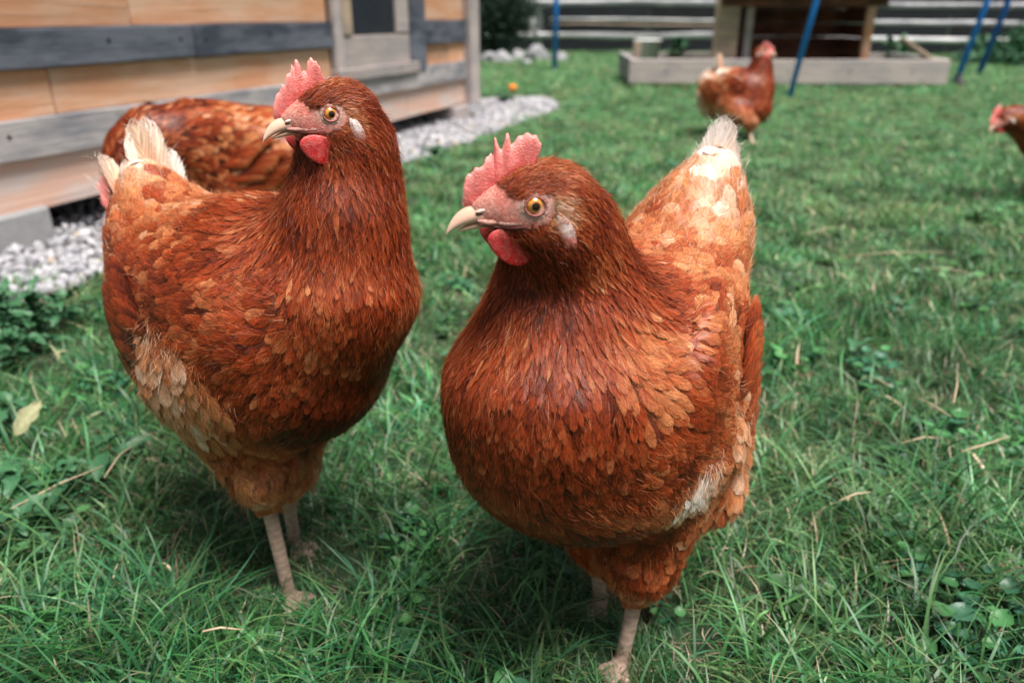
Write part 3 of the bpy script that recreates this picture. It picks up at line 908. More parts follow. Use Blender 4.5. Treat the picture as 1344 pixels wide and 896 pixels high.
    obj('lower_beak', np_mesh('lower_beak', bk2[0], bk2[1], M['beak'], True, {'col': bk2[2]}), emp)
    for s in (1, -1):
        for (za, zb, rr_, cc_, nm_) in ((-.0085, -.0090, .0017, (.86, .50, .43), 'mouth_edge'), (-.0108, -.0110, .00055, (.16, .045, .04), 'mouth_line')):
            mp_ = []
            for t_ in np.linspace(0, 1, 9):
                pw = HP(.030 - .027 * t_, (.0062 + .008 * t_) * s, za + (zb - za) * t_ - .001 * math.sin(t_ * 3.14))
                for _ in range(3):
                    dd, nn = f.grad(pw[None])
                    if dd[0] < .0 or t_ > .45: pw = pw - nn[0] * (dd[0] - (-.0010 if nm_ == 'mouth_edge' else -.0002))
                mp_.append(pw)
            obj(nm_, tube_me(nm_, mp_, [rr_ * hs * (1 - .5 * abs(2 * t_ - 1) ** 3) for t_ in np.linspace(0, 1, 9)], M['body' if nm_ == 'mouth_edge' else 'lid'], 8, True, 0., cc_), emp)
        # nostril: pale flap over a dark slot
        v, qd = ellipsoid_mesh(HP(.0275, .0056 * s, -.0045), np.array([.0034, .0012, .0010]) * hs, Hm @ np.array(Matrix.Rotation(R(12), 3, 'Y')), 12, 8)
        obj('nostril', np_mesh('nostril', v, qd, M['lid'], True, {'col': np.tile([.10, .035, .03], (len(v), 1))}), emp)
        v, qd = ellipsoid_mesh(HP(.0272, .0058 * s, -.0028), np.array([.0040, .0016, .0012]) * hs, Hm @ np.array(Matrix.Rotation(R(14), 3, 'Y')), 12, 8)
        obj('nostril_flap', np_mesh('nostril_flap', v, qd, M['lid'], True, {'col': np.tile([.72, .50, .44], (len(v), 1))}), emp)
        # wattle
        def wf(Vv):
            Vv = Vv.copy(); z = Vv[:, 2]
            Vv[:, 0] = Vv[:, 0] * (1 + .1 * z) - .25 * np.clip(-z, 0, 1) ** 1.5 * 1.0
            Vv[:, 1] += .9 * np.clip(-z, 0, 1) ** 2
            return Vv
        rt = Hm @ np.array(Matrix.Rotation(R(-22), 3, 'Y')) @ np.array(Matrix.Rotation(R(-10 * s), 3, 'X'))
        flare = np.array([1, s, 1.])
        wy = .0065
        while f(HP(.0095, wy * s, -.026)[None])[0] < .0018 and wy < .022: wy += .0005
        v, qd = ellipsoid_mesh(HP(.0115, wy * s, -.0238), np.array([.0148, .0021 * s, .0100]) * hs, rt, 30, 22, wf)
        if s < 0: qd = qd[:, ::-1]
        zz = ((v - E0) @ Hm)[:, 2:3] / hs
        cc = np.array([.66, .048, .050]) + np.array([.10, .06, .06]) * np.clip((zz + .022) * 60, -1, 1)
        obj('wattle', np_mesh('wattle', v, qd, M['comb'], True, {'col': cc}), emp)
        # ear lobe
        pl_ = HP(-.0172, .0180 * s, -.0150)
        for _ in range(4):
            dd, nn = f.grad(pl_[None]); pl_ = pl_ - nn[0] * (dd[0] - .0006)
        v, qd = ellipsoid_mesh(pl_, np.array([.0044, .0017, .0102]) * hs, Hm @ np.array(Matrix.Rotation(R(24), 3, 'Y')), 22, 18,
                               lambda Vv: Vv + .10 * np.sin(Vv[:, [1, 2, 0]] * 7) + .05 * np.sin(Vv[:, [2, 0, 1]] * 19))
        zz = ((v - E0) @ Hm)[:, 2:3] / hs
        obj('ear_lobe', np_mesh('ear_lobe', v, qd, M['lid'], True, {'col': np.array([.72, .62, .62]) + (np.array([.6, .2, .17]) - np.array([.72, .62, .62])) * np.clip((-.0155 - zz) * 300, 0, 1)}), emp)
        # eye
        ys = np.linspace(.004, .03, 200); fv = f(np.array([HP(0, y * s, .0005) for y in ys])); y0 = ys[np.argmax(fv > 0)]
        er = y0 - .0042
        ev, eq = ellipsoid_mesh((0, 0, 0), (.0058, .0058, .0058), None, 28, 20)
        me = np_mesh('eye', ev, eq, M['iris'], True)
        oe = obj('eye', me, emp)
        mt = Matrix([[*(Hm[i] * hs), HP(0.000, er * s, 0.0005)[i]] for i in range(3)] + [[0, 0, 0, 1]])
        oe.matrix_basis = mt
        # eyelids: two soft rings
        for (rj, rn, yy, colr) in ((.00545, .00062, .0004, (.34, .11, .09)), (.0070, .0011, -.0006, (.86, .60, .54))):
            rings = []
            for i in range(40):
                ang = 2 * math.pi * i / 40
                cc = np.array([math.cos(ang) * rj * 1.08, y0 * s, math.sin(ang) * rj * .94 + .0004])
                pw = HP(*cc)
                for _ in range(3):
                    dd, nn = f.grad(pw[None]); pw = pw - nn[0] * (dd[0] - yy)
                cc = Hm.T @ (pw - E0) / hs; cc[1] *= s
                ring = []
                for j in range(8):
                    bt = 2 * math.pi * j / 8
                    rr = rn * (1 + .15 * math.sin(i * 1.9))
                    ring.append((cc[0] + math.cos(ang) * rr * math.cos(bt), (cc[1] + rr * math.sin(bt)) * s, cc[2] + math.sin(ang) * rr * math.cos(bt)))
                rings.append(np.array(ring))
            rings.append(rings[0])
            v, qd = lathe_rings(rings); v = E0 + (v * hs) @ Hm.T
            obj('eyelid', np_mesh('eyelid', v, qd, M['body'] if rj > .006 else M['lid'], True, {'col': np.tile(colr, (len(v), 1)), 'face': np.full((len(v), 3), .7)}), emp)
    # ---------------- claws
    for p, d in toes:
        rings = []
        for t in np.linspace(0, 1, 6):
            c = p + d * .009 * t + np.array([0, 0, .0005 - .004 * t * t]); rr = .0019 * (1 - t * .92)
            s2 = unit(np.cross(d, (0, 0, 1)))
            rings.append(np.array([c + s2 * rr * math.cos(a_) + np.array([0, 0, rr * math.sin(a_)]) for a_ in np.linspace(0, 2 * np.pi, 8, endpoint=False)]))
        v, qd = lathe_rings(rings)
        obj('claw', np_mesh('claw', v, qd, M['beak'], True, {'col': np.tile([.42, .33, .26], (len(v), 1))}), emp)
    return emp

TF_A = []
for _i, _a in enumerate(np.linspace(-24, 24, 8)):
    TF_A.append((.004 * (_i % 2), .0011 * _a * .4, -.012 - .006 * abs(_a) / 26, .088 - .012 * abs(_a) / 26, .026, .97 - .05 * (_i % 3), _a * .8, 68 - abs(_a) * .45, _a * 1.3))
for _a in ():
    TF_A.append((.014, .0005 * _a, -.006, .052, .022, .86, _a, 84, _a * 2.))

TF_N = []
for _i, _a in enumerate(np.linspace(-20, 20, 9)):
    TF_N.append((.004 * (_i % 2), .0006 * _a, -.010 - .006 * abs(_a) / 13, .076 - .022 * abs(_a) / 20 + .006 * (_i % 2), .024, .97 - .05 * (_i % 3), _a * .8 + 4, 70 - abs(_a) * .5, _a * 2.6))

TF_R = []
for _i, (_a, _l) in enumerate(((-30, .062), (-24, .074), (-19, .070), (-13, .060), (2, .078), (8, .092), (14, .088), (19, .098), (25, .082), (30, .074))):
    TF_R.append((.004 * (_i % 2), .0008 * _a, -.010 - .008 * abs(_a) / 30, _l, .020 + .004 * (_i % 2), .94 - .07 * (_i % 3), _a * .85, 68 - abs(_a) * .5 + 4 * (_i % 2), _a * 1.5 + 12 * (_i % 3 - 1)))
TF_D = [(0, 0, 0, .095, .045, .8, 0, 70, 0), (0, .01, 0, .09, .04, .75, 10, 76, 20), (0, -.01, 0, .09, .04, .8, -10, 64, -20)]
GRP = 'brown hens in the yard'
hen_a = dict(root=(.085, .490), heading=R(-120), head=at(692, 262, .400), head_dir=(-.95, -.22, -.02), hs=.93, bx=.002, by=-.010, bz=.029, bw=.915,
             neck=[(at(737, 490, .470), .061), (at(742, 420, .462), .041), (at(745, 355, .455), .0325), (at(738, 305, .430), .0265)],
             legs=[dict(side=1, hock=at(836, 775, .598), foot=(.088, .462, -.012)), dict(side=-1, hock=at(785, 735, .64), foot=(.078, .53, -.012))],
             extra=[(at(694, 540, .47), at(690, 580, .48), .038, .038, .04), (at(925, 580, .60), at(930, 640, .60), .034, .026, .03)],
             tail=[((-.085, .000, .240), (-.138, .006, .288), .057, .036), ((-.138, .006, .288), (-.155, .014, .333), .033, .014)], tail_base=(-.148, .012, .313),
             flight=[(-.010, .176, 8, .058, .0120, 0.28), (.000, .196, 9, .055, .0130, .30), (.008, .218, 9, .048, .0140, .34)],
             wing=dict(c=(-.024, .061, .235), r=(.096, .018, .054), p=R(12), yaw=13),
             guides=[((978, 550), (.1, .1, -1), .030, .015, .0085, .70, 1), ((966, 620), (-.1, .1, -1), .028, .014, .0085, .62, 1), ((925, 635), (-.3, .1, -1), .022, .012, .0060, .92, .8),
                     ((930, 680), (-.4, .1, -1), .024, .012, .0075, .42, .8), ((780, 690), (.5, .3, -.3), .022, .010, .006, .34, .1), ((860, 620), (.4, .3, -.3), .022, .011, .0066, .38, .1),
                     ((940, 500), (.5, .5, -.6), .030, .0125, .0066, .26, 0), ((900, 560), (.5, .5, -.6), .028, .0125, .0066, .26, 0), ((870, 470), (.4, .5, -.4), .026, .0095, .0056, .44, 0), ((822, 440), (.2, .5, -.8), .024, .0062, .0042, .46, 0), ((850, 520), (.3, .4, -.7), .024, .0075, .0048, .42, 0), ((960, 420), (.3, .8, .2), .030, .015, .0080, .40, .2),
                     ((945, 225), (.1, .3, 1), .036, .018, .0080, 1.1, .5), ((925, 250), (.1, .3, 1), .034, .017, .0080, .92, .4), ((962, 250), (.1, .3, 1), .034, .017, .0080, .98, .4), ((950, 290), (.1, .3, 1), .032, .016, .0080, .70, .3)],
             pale=dict(back=.44, saddle=.53, wing=.34, tail=.97, cape=.30, breast=.15, belly=.06, thigh=.30, under=.8),  # belly tone lowered: shade under the body is painted into the feathers
             tail_feathers=TF_N, comb=COMB_A, group=GRP)
hen_b = dict(root=(-.205, .570), heading=R(-39), head=at(424, 147, .490), head_dir=(-.86, -.50, -.04), hs=.86, bz=.047, bx=-.004, bl=.90, bw=.83,
             tail=[((-.080, 0, .220), (-.135, 0, .255), .056, .036), ((-.135, 0, .255), (-.158, 0, .298), .034, .014)], tail_base=(-.148, 0, .275),
             wing=dict(c=(-.020, .066, .222), r=(.112, .020, .052), p=R(4), yaw=4),
             abd=((-.085, 0, .130), (.056, .052, .060)),
             guides=[((185, 440), (.25, .1, -1), .032, .017, .0072, .66, 1), ((185, 490), (.3, 0, -1), .034, .014, .0070, .64, 1), ((215, 470), (.4, .0, -1), .032, .017, .0072, .68, 1), ((225, 540), (.5, 0, -1), .034, .016, .0085, .60, 1),
                     ((245, 500), (.5, 0, -1), .034, .016, .0085, .66, 1), ((270, 560), (.5, 0, -1), .032, .015, .0085, .50, 1), ((300, 620), (.4, 0, -1), .030, .014, .0080, .44, 1), ((345, 645), (.1, 0, -1), .022, .011, .0070, .64, .8), ((330, 590), (.4, 0, -1), .028, .013, .0080, .40, .8),
                     ((250, 420), (-.9, .5, -.1), .030, .013, .0068, .24, 0), ((200, 370), (-.9, .5, -.1), .030, .013, .0068, .20, 0), ((300, 470), (-.9, .5, .1), .028, .0125, .0066, .22, 0), ((340, 400), (-.9, .5, 0), .026, .0115, .0062, .36, 0)],
             neck=[(at(452, 375, .545), .052), (at(452, 290, .53), .037), (at(457, 225, .525), .029), (at(456, 180, .510), .0235)],
             legs=[dict(side=-1, hock=at(350, 655, .645), foot=(-.2, .539, -.012)), dict(side=1, hock=at(378, 655, .70), foot=(-.213, .609, -.012))],
             pale=dict(back=.38, saddle=.50, wing=.22, tail=.92, cape=.22, breast=.2, belly=.02, flank=.12, fluff=.62, thigh=.46, vent=.62, under=.7, fleck=.14, rump=.34),  # near-black belly is underside shade put into the feather colour
             flight=[(-.008, .176, 8, .054, .0120, 0.28), (.004, .196, 9, .052, .0130, .30), (.012, .218, 9, .046, .0140, .34)],
             tail_feathers=TF_R, comb=COMB_B, group=GRP)
hen_c = dict(root=(-.47, 1.33), heading=R(176), head=at(160, 250, 1.20), head_dir=(-.55, -.25, -.8), head_up=(-.8, 0, .6), bz=.035,
             neck=[(at(235, 190, 1.27), .068), (at(200, 185, 1.24), .050), (at(175, 200, 1.22), .038), (at(165, 225, 1.21), .030)],
             legs=[dict(side=-1, hock=(-.46, 1.37, .09), foot=(-.47, 1.37, 0)), dict(side=1, hock=(-.48, 1.29, .09), foot=(-.50, 1.29, 0))],
             pale=dict(neck=.18, back=.38, wing=.34, breast=.14, cape=.28, var=.13, fleck=.28, saddle=.4, flank=.25),
             tail_feathers=[], tail=[((-.085, 0, .225), (-.13, 0, .23), .062, .045)], comb=COMB_A, group=GRP)
hen_d = dict(root=(.90, 3.27), heading=R(-28), head=at(1003, 68, 3.02), head_dir=(.88, -.46, .0), bz=-.030, bl=.84, bx=.0,
             tail=[((-.075, 0, .225), (-.10, 0, .24), .062, .055)],
             neck=[(at(989, 140, 3.10), .074), (at(995, 116, 3.08), .060), (at(998, 94, 3.06), .044), (at(1000, 76, 3.04), .033)],
             guides=[((922, 125), (-.5, 0, -.8), .04, .03, .012, .97, 1), ((930, 145), (-.3, 0, -1), .04, .03, .012, .85, 1), ((962, 92), (-.9, 0, .2), .04, .03, .012, .96, 1), ((955, 140), (-.5, 0, -.8), .04, .03, .012, .80, 1)],
             legs=[dict(side=-1, hock=at(984, 171, 3.02), foot=(.945, 3.06, 0)), dict(side=1, hock=at(962, 169, 3.16), foot=(.90, 3.18, 0))],
             
             pale=dict(back=.60, saddle=.85, tail=.98, fluff=.95, vent=.9, thigh=.6, under=.95, wing=.42, rump=.9, flank=.4, breast=.2),
             tail_feathers=TF_D, tail_base=(-.055, -.01, .275), comb=COMB_A, group=GRP)
hen_e = dict(root=(1.66, 2.10), heading=R(178), head=at(1314, 156, 2.0), head_dir=(-.82, -.30, -.42), head_up=(-.4, 0, .9), bz=.0,
             neck=[(at(1392, 200, 2.05), .066), (at(1368, 180, 2.04), .052), (at(1345, 163, 2.03), .038), (at(1330, 156, 2.01), .029)],
             legs=[dict(side=-1, hock=(1.66, 2.14, .09), foot=(1.65, 2.14, 0)), dict(side=1, hock=(1.68, 2.06, .09), foot=(1.70, 2.06, 0))],
             pale=dict(neck=.24, breast=.1), tail_feathers=TF_A, comb=COMB_A, group=GRP)
make_hen('hen', hen_a, 'rust brown hen in front right, body facing the camera, white tipped tail')
make_hen('hen', hen_b, 'rust brown hen front left with head turned back and pale ragged tail')
make_hen('hen', hen_c, 'blurred speckled hen pecking between the front left hen and the coop', .005, 1.25, False)
make_hen('hen', hen_d, 'distant hen standing alert in front of the small wooden shelter', .006, 1.6, False)
make_hen('hen', hen_e, 'hen at the right edge with only its lowered head and neck showing', .006, 1.5, False)
# ------------------------------------------------------------------ setting materials
def mat_soil():
    m, n, l, b = new_mat('soil')
    g = n.new('ShaderNodeNewGeometry')
    t = nz(n, l, 3.0, 6, g.outputs['Position'], .65); t2 = nz(n, l, 90, 5, g.outputs['Position'], .7)
    a = mixc(n, l, t.outputs['Fac'], (.022, .080, .028), (.040, .110, .040))
    c = mixc(n, l, t2.outputs['Fac'], (.024, .034, .016), a)
    l.new(c, b.inputs['Base Color']); b.inputs['Roughness'].default_value = .95
    bump(n, l, t2.outputs['Fac'], .8, .02, b)
    return m

def mat_grass():
    m, n, l, b = new_mat('grass_blade')
    a = n.new('ShaderNodeAttribute'); a.attribute_name = 'col'
    oi = n.new('ShaderNodeObjectInfo')
    g = n.new('ShaderNodeNewGeometry')
    big = nz(n, l, 1.6, 4, g.outputs['Position'], .6)
    dry = ramp(n, l, big.outputs['Fac'], [(.50, (0, 0, 0)), (.72, (1, 1, 1))])
    dryf = math_n(n, l, 'MULTIPLY', dry.outputs[0], .26)
    h = n.new('ShaderNodeHueSaturation')
    l.new(math_n(n, l, 'MULTIPLY_ADD', oi.outputs['Random'], .05, .478), h.inputs['Hue'])
    h.inputs['Saturation'].default_value = 1.0
    l.new(math_n(n, l, 'MULTIPLY_ADD', oi.outputs['Random'], .55, .72), h.inputs['Value'])
    l.new(a.outputs['Color'], h.inputs['Color'])
    c = mixc(n, l, dryf, h.outputs[0], (.30, .26, .11))
    mid = nz(n, l, 7, 3, g.outputs['Position'], .5)
    vm = n.new('ShaderNodeVectorMath'); vm.operation = 'SCALE'; l.new(c, vm.inputs[0])
    l.new(math_n(n, l, 'MULTIPLY_ADD', mid.outputs['Fac'], 1.9, .10), vm.inputs['Scale'])
    l.new(vm.outputs[0], b.inputs['Base Color'])
    b.inputs['Roughness'].default_value = .42
    b.inputs['Specular IOR Level'].default_value = .45
    tr = n.new('ShaderNodeBsdfTranslucent'); l.new(vm.outputs[0], tr.inputs['Color'])
    mx = n.new('ShaderNodeMixShader'); mx.inputs[0].default_value = .22
    l.new(b.outputs[0], mx.inputs[1]); l.new(tr.outputs[0], mx.inputs[2])
    l.new(mx.outputs[0], n['Material Output'].inputs[0])
    return m

def mat_wood(name, c1, c2, dirt, gs=1.0, rough=.8):
    m, n, l, b = new_mat(name)
    g = n.new('ShaderNodeTexCoord'); oi = n.new('ShaderNodeObjectInfo')
    off = n.new('ShaderNodeVectorMath'); off.operation = 'ADD'; l.new(g.outputs['Object'], off.inputs[0])
    cb = n.new('ShaderNodeCombineXYZ'); l.new(math_n(n, l, 'MULTIPLY', oi.outputs['Random'], 40.), cb.inputs[0]); l.new(math_n(n, l, 'MULTIPLY', oi.outputs['Random'], 17.), cb.inputs[2])
    l.new(cb.outputs[0], off.inputs[1])
    mp = n.new('ShaderNodeMapping'); mp.inputs['Scale'].default_value = (3 * gs, 60 * gs, 60 * gs); l.new(off.outputs[0], mp.inputs[0])
    gr = nz(n, l, 1.0, 6, mp.outputs[0], .65, 1.2)
    mp2 = n.new('ShaderNodeMapping'); mp2.inputs['Scale'].default_value = (4.5, 16, 16); l.new(off.outputs[0], mp2.inputs[0])
    st = nz(n, l, 1.0, 5, mp2.outputs[0], .6)
    vo = n.new('ShaderNodeTexVoronoi'); vo.inputs['Scale'].default_value = 1.0
    mp3 = n.new('ShaderNodeMapping'); mp3.inputs['Scale'].default_value = (5, 14, 14); l.new(off.outputs[0], mp3.inputs[0]); l.new(mp3.outputs[0], vo.inputs['Vector'])
    kn = ramp(n, l, vo.outputs['Distance'], [(.05, (1, 1, 1)), (.13, (0, 0, 0))])
    c = mixc(n, l, gr.outputs['Fac'], c1, c2)
    sr = ramp(n, l, st.outputs['Fac'], [(.42, (0, 0, 0)), (.60, (1, 1, 1))])
    c = mixc(n, l, math_n(n, l, 'MULTIPLY', sr.outputs[0], .9), c, dirt)
    c = mixc(n, l, math_n(n, l, 'MULTIPLY', kn.outputs[0], .6), c, tuple(x * .35 for x in c1))
    vm = n.new('ShaderNodeVectorMath'); vm.operation = 'SCALE'; l.new(c, vm.inputs[0])
    l.new(math_n(n, l, 'MULTIPLY_ADD', oi.outputs['Random'], .3, .85), vm.inputs['Scale'])
    l.new(vm.outputs[0], b.inputs['Base Color']); b.inputs['Roughness'].default_value = rough
    bump(n, l, gr.outputs['Fac'], .9, .004, b)
    return m

def mat_plain(name, c, rough=.6, var=.25, scale=20, spec=.4):
    m, n, l, b = new_mat(name)
    g = n.new('ShaderNodeTexCoord'); t = nz(n, l, scale, 5, g.outputs['Object'], .6)
    l.new(mixc(n, l, t.outputs['Fac'], tuple(x * (1 - var) for x in c), tuple(min(1, x * (1 + var)) for x in c)), b.inputs['Base Color'])
    b.inputs['Roughness'].default_value = rough; b.inputs['Specular IOR Level'].default_value = spec
    bump(n, l, t.outputs['Fac'], .3, .004, b)
    return m

def mat_stone():
    m, n, l, b = new_mat('gravel_stone')
    oi = n.new('ShaderNodeObjectInfo'); g = n.new('ShaderNodeTexCoord'); t = nz(n, l, 3, 4, g.outputs['Object'], .6)
    r = ramp(n, l, oi.outputs['Random'], [(0, (.22, .22, .25)), (.3, (.34, .34, .37)), (.7, (.43, .42, .46)), (.93, (.56, .55, .58)), (1, (.5, .4, .28))])
    vm = n.new('ShaderNodeVectorMath'); vm.operation = 'SCALE'; l.new(r.outputs[0], vm.inputs[0])
    l.new(math_n(n, l, 'MULTIPLY_ADD', t.outputs['Fac'], .6, .7), vm.inputs['Scale'])
    l.new(vm.outputs[0], b.inputs['Base Color']); b.inputs['Roughness'].default_value = .85
    return m

M['soil'] = mat_soil(); M['grass'] = mat_grass(); M['stone'] = mat_stone()
M['orange_wood'] = mat_wood('orange_wood', (.56, .24, .12), (.80, .43, .26), (.72, .46, .33), .6)
M['pink_wood'] = mat_wood('pink_wood', (.54, .31, .24), (.74, .50, .40), (.58, .48, .45), .6)
M['grey_wood'] = mat_wood('grey_wood', (.36, .33, .34), (.54, .50, .50), (.22, .22, .25))
M['blue_wood'] = mat_wood('weathered_wood', (.075, .085, .115), (.17, .185, .23), (.030, .038, .060))
M['pale_wood'] = mat_wood('pale_wood', (.40, .34, .33), (.50, .43, .41), (.33, .30, .31))
M['fence_wood'] = mat_wood('fence_wood', (.42, .42, .46), (.62, .61, .64), (.28, .28, .32))
M['white_rail'] = mat_wood('white_rail', (.74, .74, .76), (.85, .84, .86), (.52, .52, .56))
M['tan_wood'] = mat_wood('tan_wood', (.42, .31, .23), (.50, .38, .28), (.30, .24, .20))
M['brown_wood'] = mat_wood('brown_wood', (.20, .075, .045), (.27, .11, .065), (.10, .045, .035))
M['dark_wood'] = mat_wood('dark_wood', (.008, .012, .018), (.016, .021, .030), (.005, .007, .010))
M['concrete'] = mat_plain('concrete', (.30, .30, .31), .9, .3, 40)
M['glass'] = mat_plain('dark_glass', (.03, .035, .045), .12, .4, 6, .6)
M['blue_pipe'] = mat_plain('blue_pipe', (.012, .22, .72), .4, .15, 12)
M['blue_dark'] = mat_plain('dark_blue_pipe', (.012, .11, .42), .4, .15, 12)
M['black'] = mat_plain('black_plastic', (.02, .022, .025), .5, .3, 30)
M['white'] = mat_plain('white_plastic', (.70, .70, .70), .5, .12, 12)
M['rock'] = mat_plain('rock', (.27, .27, .29), .9, .5, 9)
M['bark'] = mat_plain('bark', (.07, .05, .035), .9, .4, 30)
M['orange'] = mat_plain('orange_petal', (.85, .25, .02), .6, .15, 100)
M['straw'] = mat_plain('straw', (.50, .38, .26), .6, .25, 60)
M['dryleaf'] = mat_plain('dry_leaf', (.27, .27, .15), .6, .3, 90)
M['leaf'] = mat_plain('broad_leaf', (.038, .125, .055), .45, .35, 60)

# ------------------------------------------------------------------ ground
def sheet(name, x0, y0, x1, y1, z, mat, n=1, amp=0.):
    bm = bmesh.new(); bmesh.ops.create_grid(bm, x_segments=n, y_segments=n, size=.5)
    for v in bm.verts:
        v.co.x = x0 + (v.co.x + .5) * (x1 - x0); v.co.y = y0 + (v.co.y + .5) * (y1 - y0); v.co.z = z
    o = obj(name, bm_mesh(name, bm, mat)); tag(o, kind='structure'); return o
sheet('ground', -90, -40, 90, 160, 0, M['soil'])

CORNER = np.array([-.202, 3.867]); WW = np.array([-.3524, -.9358]); WN = np.array([.9358, -.3524])
def wall_sc(x, y):
    d = np.stack([x - CORNER[0], y - CORNER[1]], -1); return d @ WW, d @ WN

def nodes_instancer(name, pts, rot, scl, idx, coll, mat=None):
    me = bpy.data.meshes.new(name); n = len(pts)
    me.vertices.add(n); me.vertices.foreach_set('co', np.ascontiguousarray(pts, dtype=np.float32).ravel())
    for k, t, d in (('irot', 'FLOAT_VECTOR', rot), ('iscl', 'FLOAT_VECTOR', scl)):
        a = me.attributes.new(k, t, 'POINT'); a.data.foreach_set('vector', np.ascontiguousarray(d, dtype=np.float32).ravel())
    a = me.attributes.new('iidx', 'INT', 'POINT'); a.data.foreach_set('value', np.asarray(idx, dtype=np.int32))
    o = obj(name, me)
    ng = bpy.data.node_groups.new(name + '_nodes', 'GeometryNodeTree')
    ng.interface.new_socket('Geometry', in_out='INPUT', socket_type='NodeSocketGeometry')
    ng.interface.new_socket('Geometry', in_out='OUTPUT', socket_type='NodeSocketGeometry')
    N_, K = ng.nodes, ng.links
    gi, go = N_.new('NodeGroupInput'), N_.new('NodeGroupOutput')
    mp = N_.new('GeometryNodeMeshToPoints'); ip = N_.new('GeometryNodeInstanceOnPoints'); ci = N_.new('GeometryNodeCollectionInfo')
    ci.inputs['Collection'].default_value = coll; ci.inputs['Separate Children'].default_value = True; ci.inputs['Reset Children'].default_value = True
    def att(nm, dt):
        q = N_.new('GeometryNodeInputNamedAttribute'); q.data_type = dt; q.inputs['Name'].default_value = nm; return q.outputs['Attribute']
    K.new(gi.outputs[0], mp.inputs[0]); K.new(mp.outputs[0], ip.inputs['Points']); K.new(ci.outputs[0], ip.inputs['Instance'])
    ip.inputs['Pick Instance'].default_value = True
    K.new(att('iidx', 'INT'), ip.inputs['Instance Index']); K.new(att('irot', 'FLOAT_VECTOR'), ip.inputs['Rotation']); K.new(att('iscl', 'FLOAT_VECTOR'), ip.inputs['Scale'])
    K.new(ip.outputs[0], go.inputs[0])
    md = o.modifiers.new('scatter', 'NODES'); md.node_group = ng
    return o

# ------------------------------------------------------------------ grass
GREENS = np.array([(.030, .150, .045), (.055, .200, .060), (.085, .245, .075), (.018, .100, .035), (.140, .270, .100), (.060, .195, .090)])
DRY = np.array([(.40, .30, .20), (.52, .40, .30), (.28, .19, .12), (.55, .48, .34)])
def blades(n, rad, hmin, hmax, wmin, wmax, lean, bend, dry, seg=5, tw=.6, low=0.):
    r = rad * np.sqrt(RNG.random(n)); a = RNG.random(n) * 2 * np.pi
    B = np.stack([r * np.cos(a), r * np.sin(a), np.zeros(n) - .004], -1)
    az = RNG.random(n) * 2 * np.pi
    Hh = RNG.uniform(hmin, hmax, n); Wd = RNG.uniform(wmin, wmax, n)
    t = np.linspace(0, 1, seg + 1)
    ang = low + lean * RNG.random(n)[:, None] + (bend * RNG.uniform(.3, 1.2, n))[:, None] * t[None] ** 1.3     # from vertical
    ang = np.minimum(ang, 1.75)
    dl = Hh[:, None] / seg
    hx = np.cumsum(np.sin(ang) * dl, 1) - np.sin(ang[:, :1]) * dl; hz = np.cumsum(np.cos(ang) * dl, 1) - np.cos(ang[:, :1]) * dl
    az2 = az[:, None] + (RNG.normal(0, .5, n))[:, None] * t[None]
    C = B[:, None] + np.stack([np.cos(az2) * hx, np.sin(az2) * hx, np.maximum(hz, .0015 - B[:, 2:3])], -1)
    tw_ = az[:, None] + np.pi / 2 + RNG.normal(0, tw, n)[:, None] + RNG.normal(0, .5, n)[:, None] * t[None]
    S = np.stack([np.cos(tw_), np.sin(tw_), np.zeros_like(tw_)], -1)
    w = Wd[:, None] * np.interp(t, [0, .3, .7, 1], [.75, 1, .75, .05])[None]
    X = np.concatenate([C - S * w[..., None] / 2, C + S * w[..., None] / 2], 1)
    m = seg + 1
    q = np.array([(i, m + i, m + i + 1, i + 1) for i in range(seg)])
    F = (q[None] + (np.arange(n) * 2 * m)[:, None, None]).reshape(-1, 4)
    c = GREENS[RNG.integers(0, len(GREENS), n)]; isd = RNG.random(n) < dry
    c[isd] = DRY[RNG.integers(0, len(DRY), isd.sum())]
    c = c * RNG.uniform(.85, 1.75, (n, 1))
    tipd = (RNG.random(n) < .25)[:, None, None] * np.clip(t - .7, 0, 1)[None, :, None] * 2.2
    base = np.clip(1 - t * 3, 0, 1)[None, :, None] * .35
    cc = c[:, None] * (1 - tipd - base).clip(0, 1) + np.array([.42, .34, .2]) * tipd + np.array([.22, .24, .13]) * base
    cc = np.concatenate([cc, cc], 1).reshape(-1, 3)
    return X.reshape(-1, 3), F, cc

def leaflets(n, rad, size):
    """clover / plantain like small round leaves on short stalks"""
    Vs, Fs, Cs = [], [], []; o = 0
    for i in range(n):
        r = rad * math.sqrt(random.random()); a = random.random() * 6.28
        h = random.uniform(.012, .03); s = size * random.uniform(.6, 1.2); az = random.random() * 6.28; tl = random.uniform(-.2, .5)
        c = np.array([r * math.cos(a), r * math.sin(a), h])
        d = np.array([math.cos(az) * math.cos(tl), math.sin(az) * math.cos(tl), math.sin(tl)]); sd_ = np.array([-math.sin(az), math.cos(az), 0])
        up = np.cross(d, sd_); P = []
        for t, w in ((0, .12), (.25, .8), (.55, 1), (.85, .6), (1, .08)):
            for u in (-1, 0, 1):
                P.append(c + d * s * t + sd_ * s * .45 * w * u + up * (-.12 * s * abs(u) + .1 * s * math.sin(t * 3)) * -1)
        for k in range(4):
            for j in range(2):
                Fs.append((o + k * 3 + j, o + k * 3 + j + 1, o + k * 3 + j + 4, o + k * 3 + j + 3))
        col = np.array(random.choice([(.03, .13, .055), (.05, .16, .08), (.07, .2, .06)])) * random.uniform(.8, 1.2)
        for p in P: Vs.append(p); Cs.append(col)
        o += 15
    return np.array(Vs), np.array(Fs), np.array(Cs)

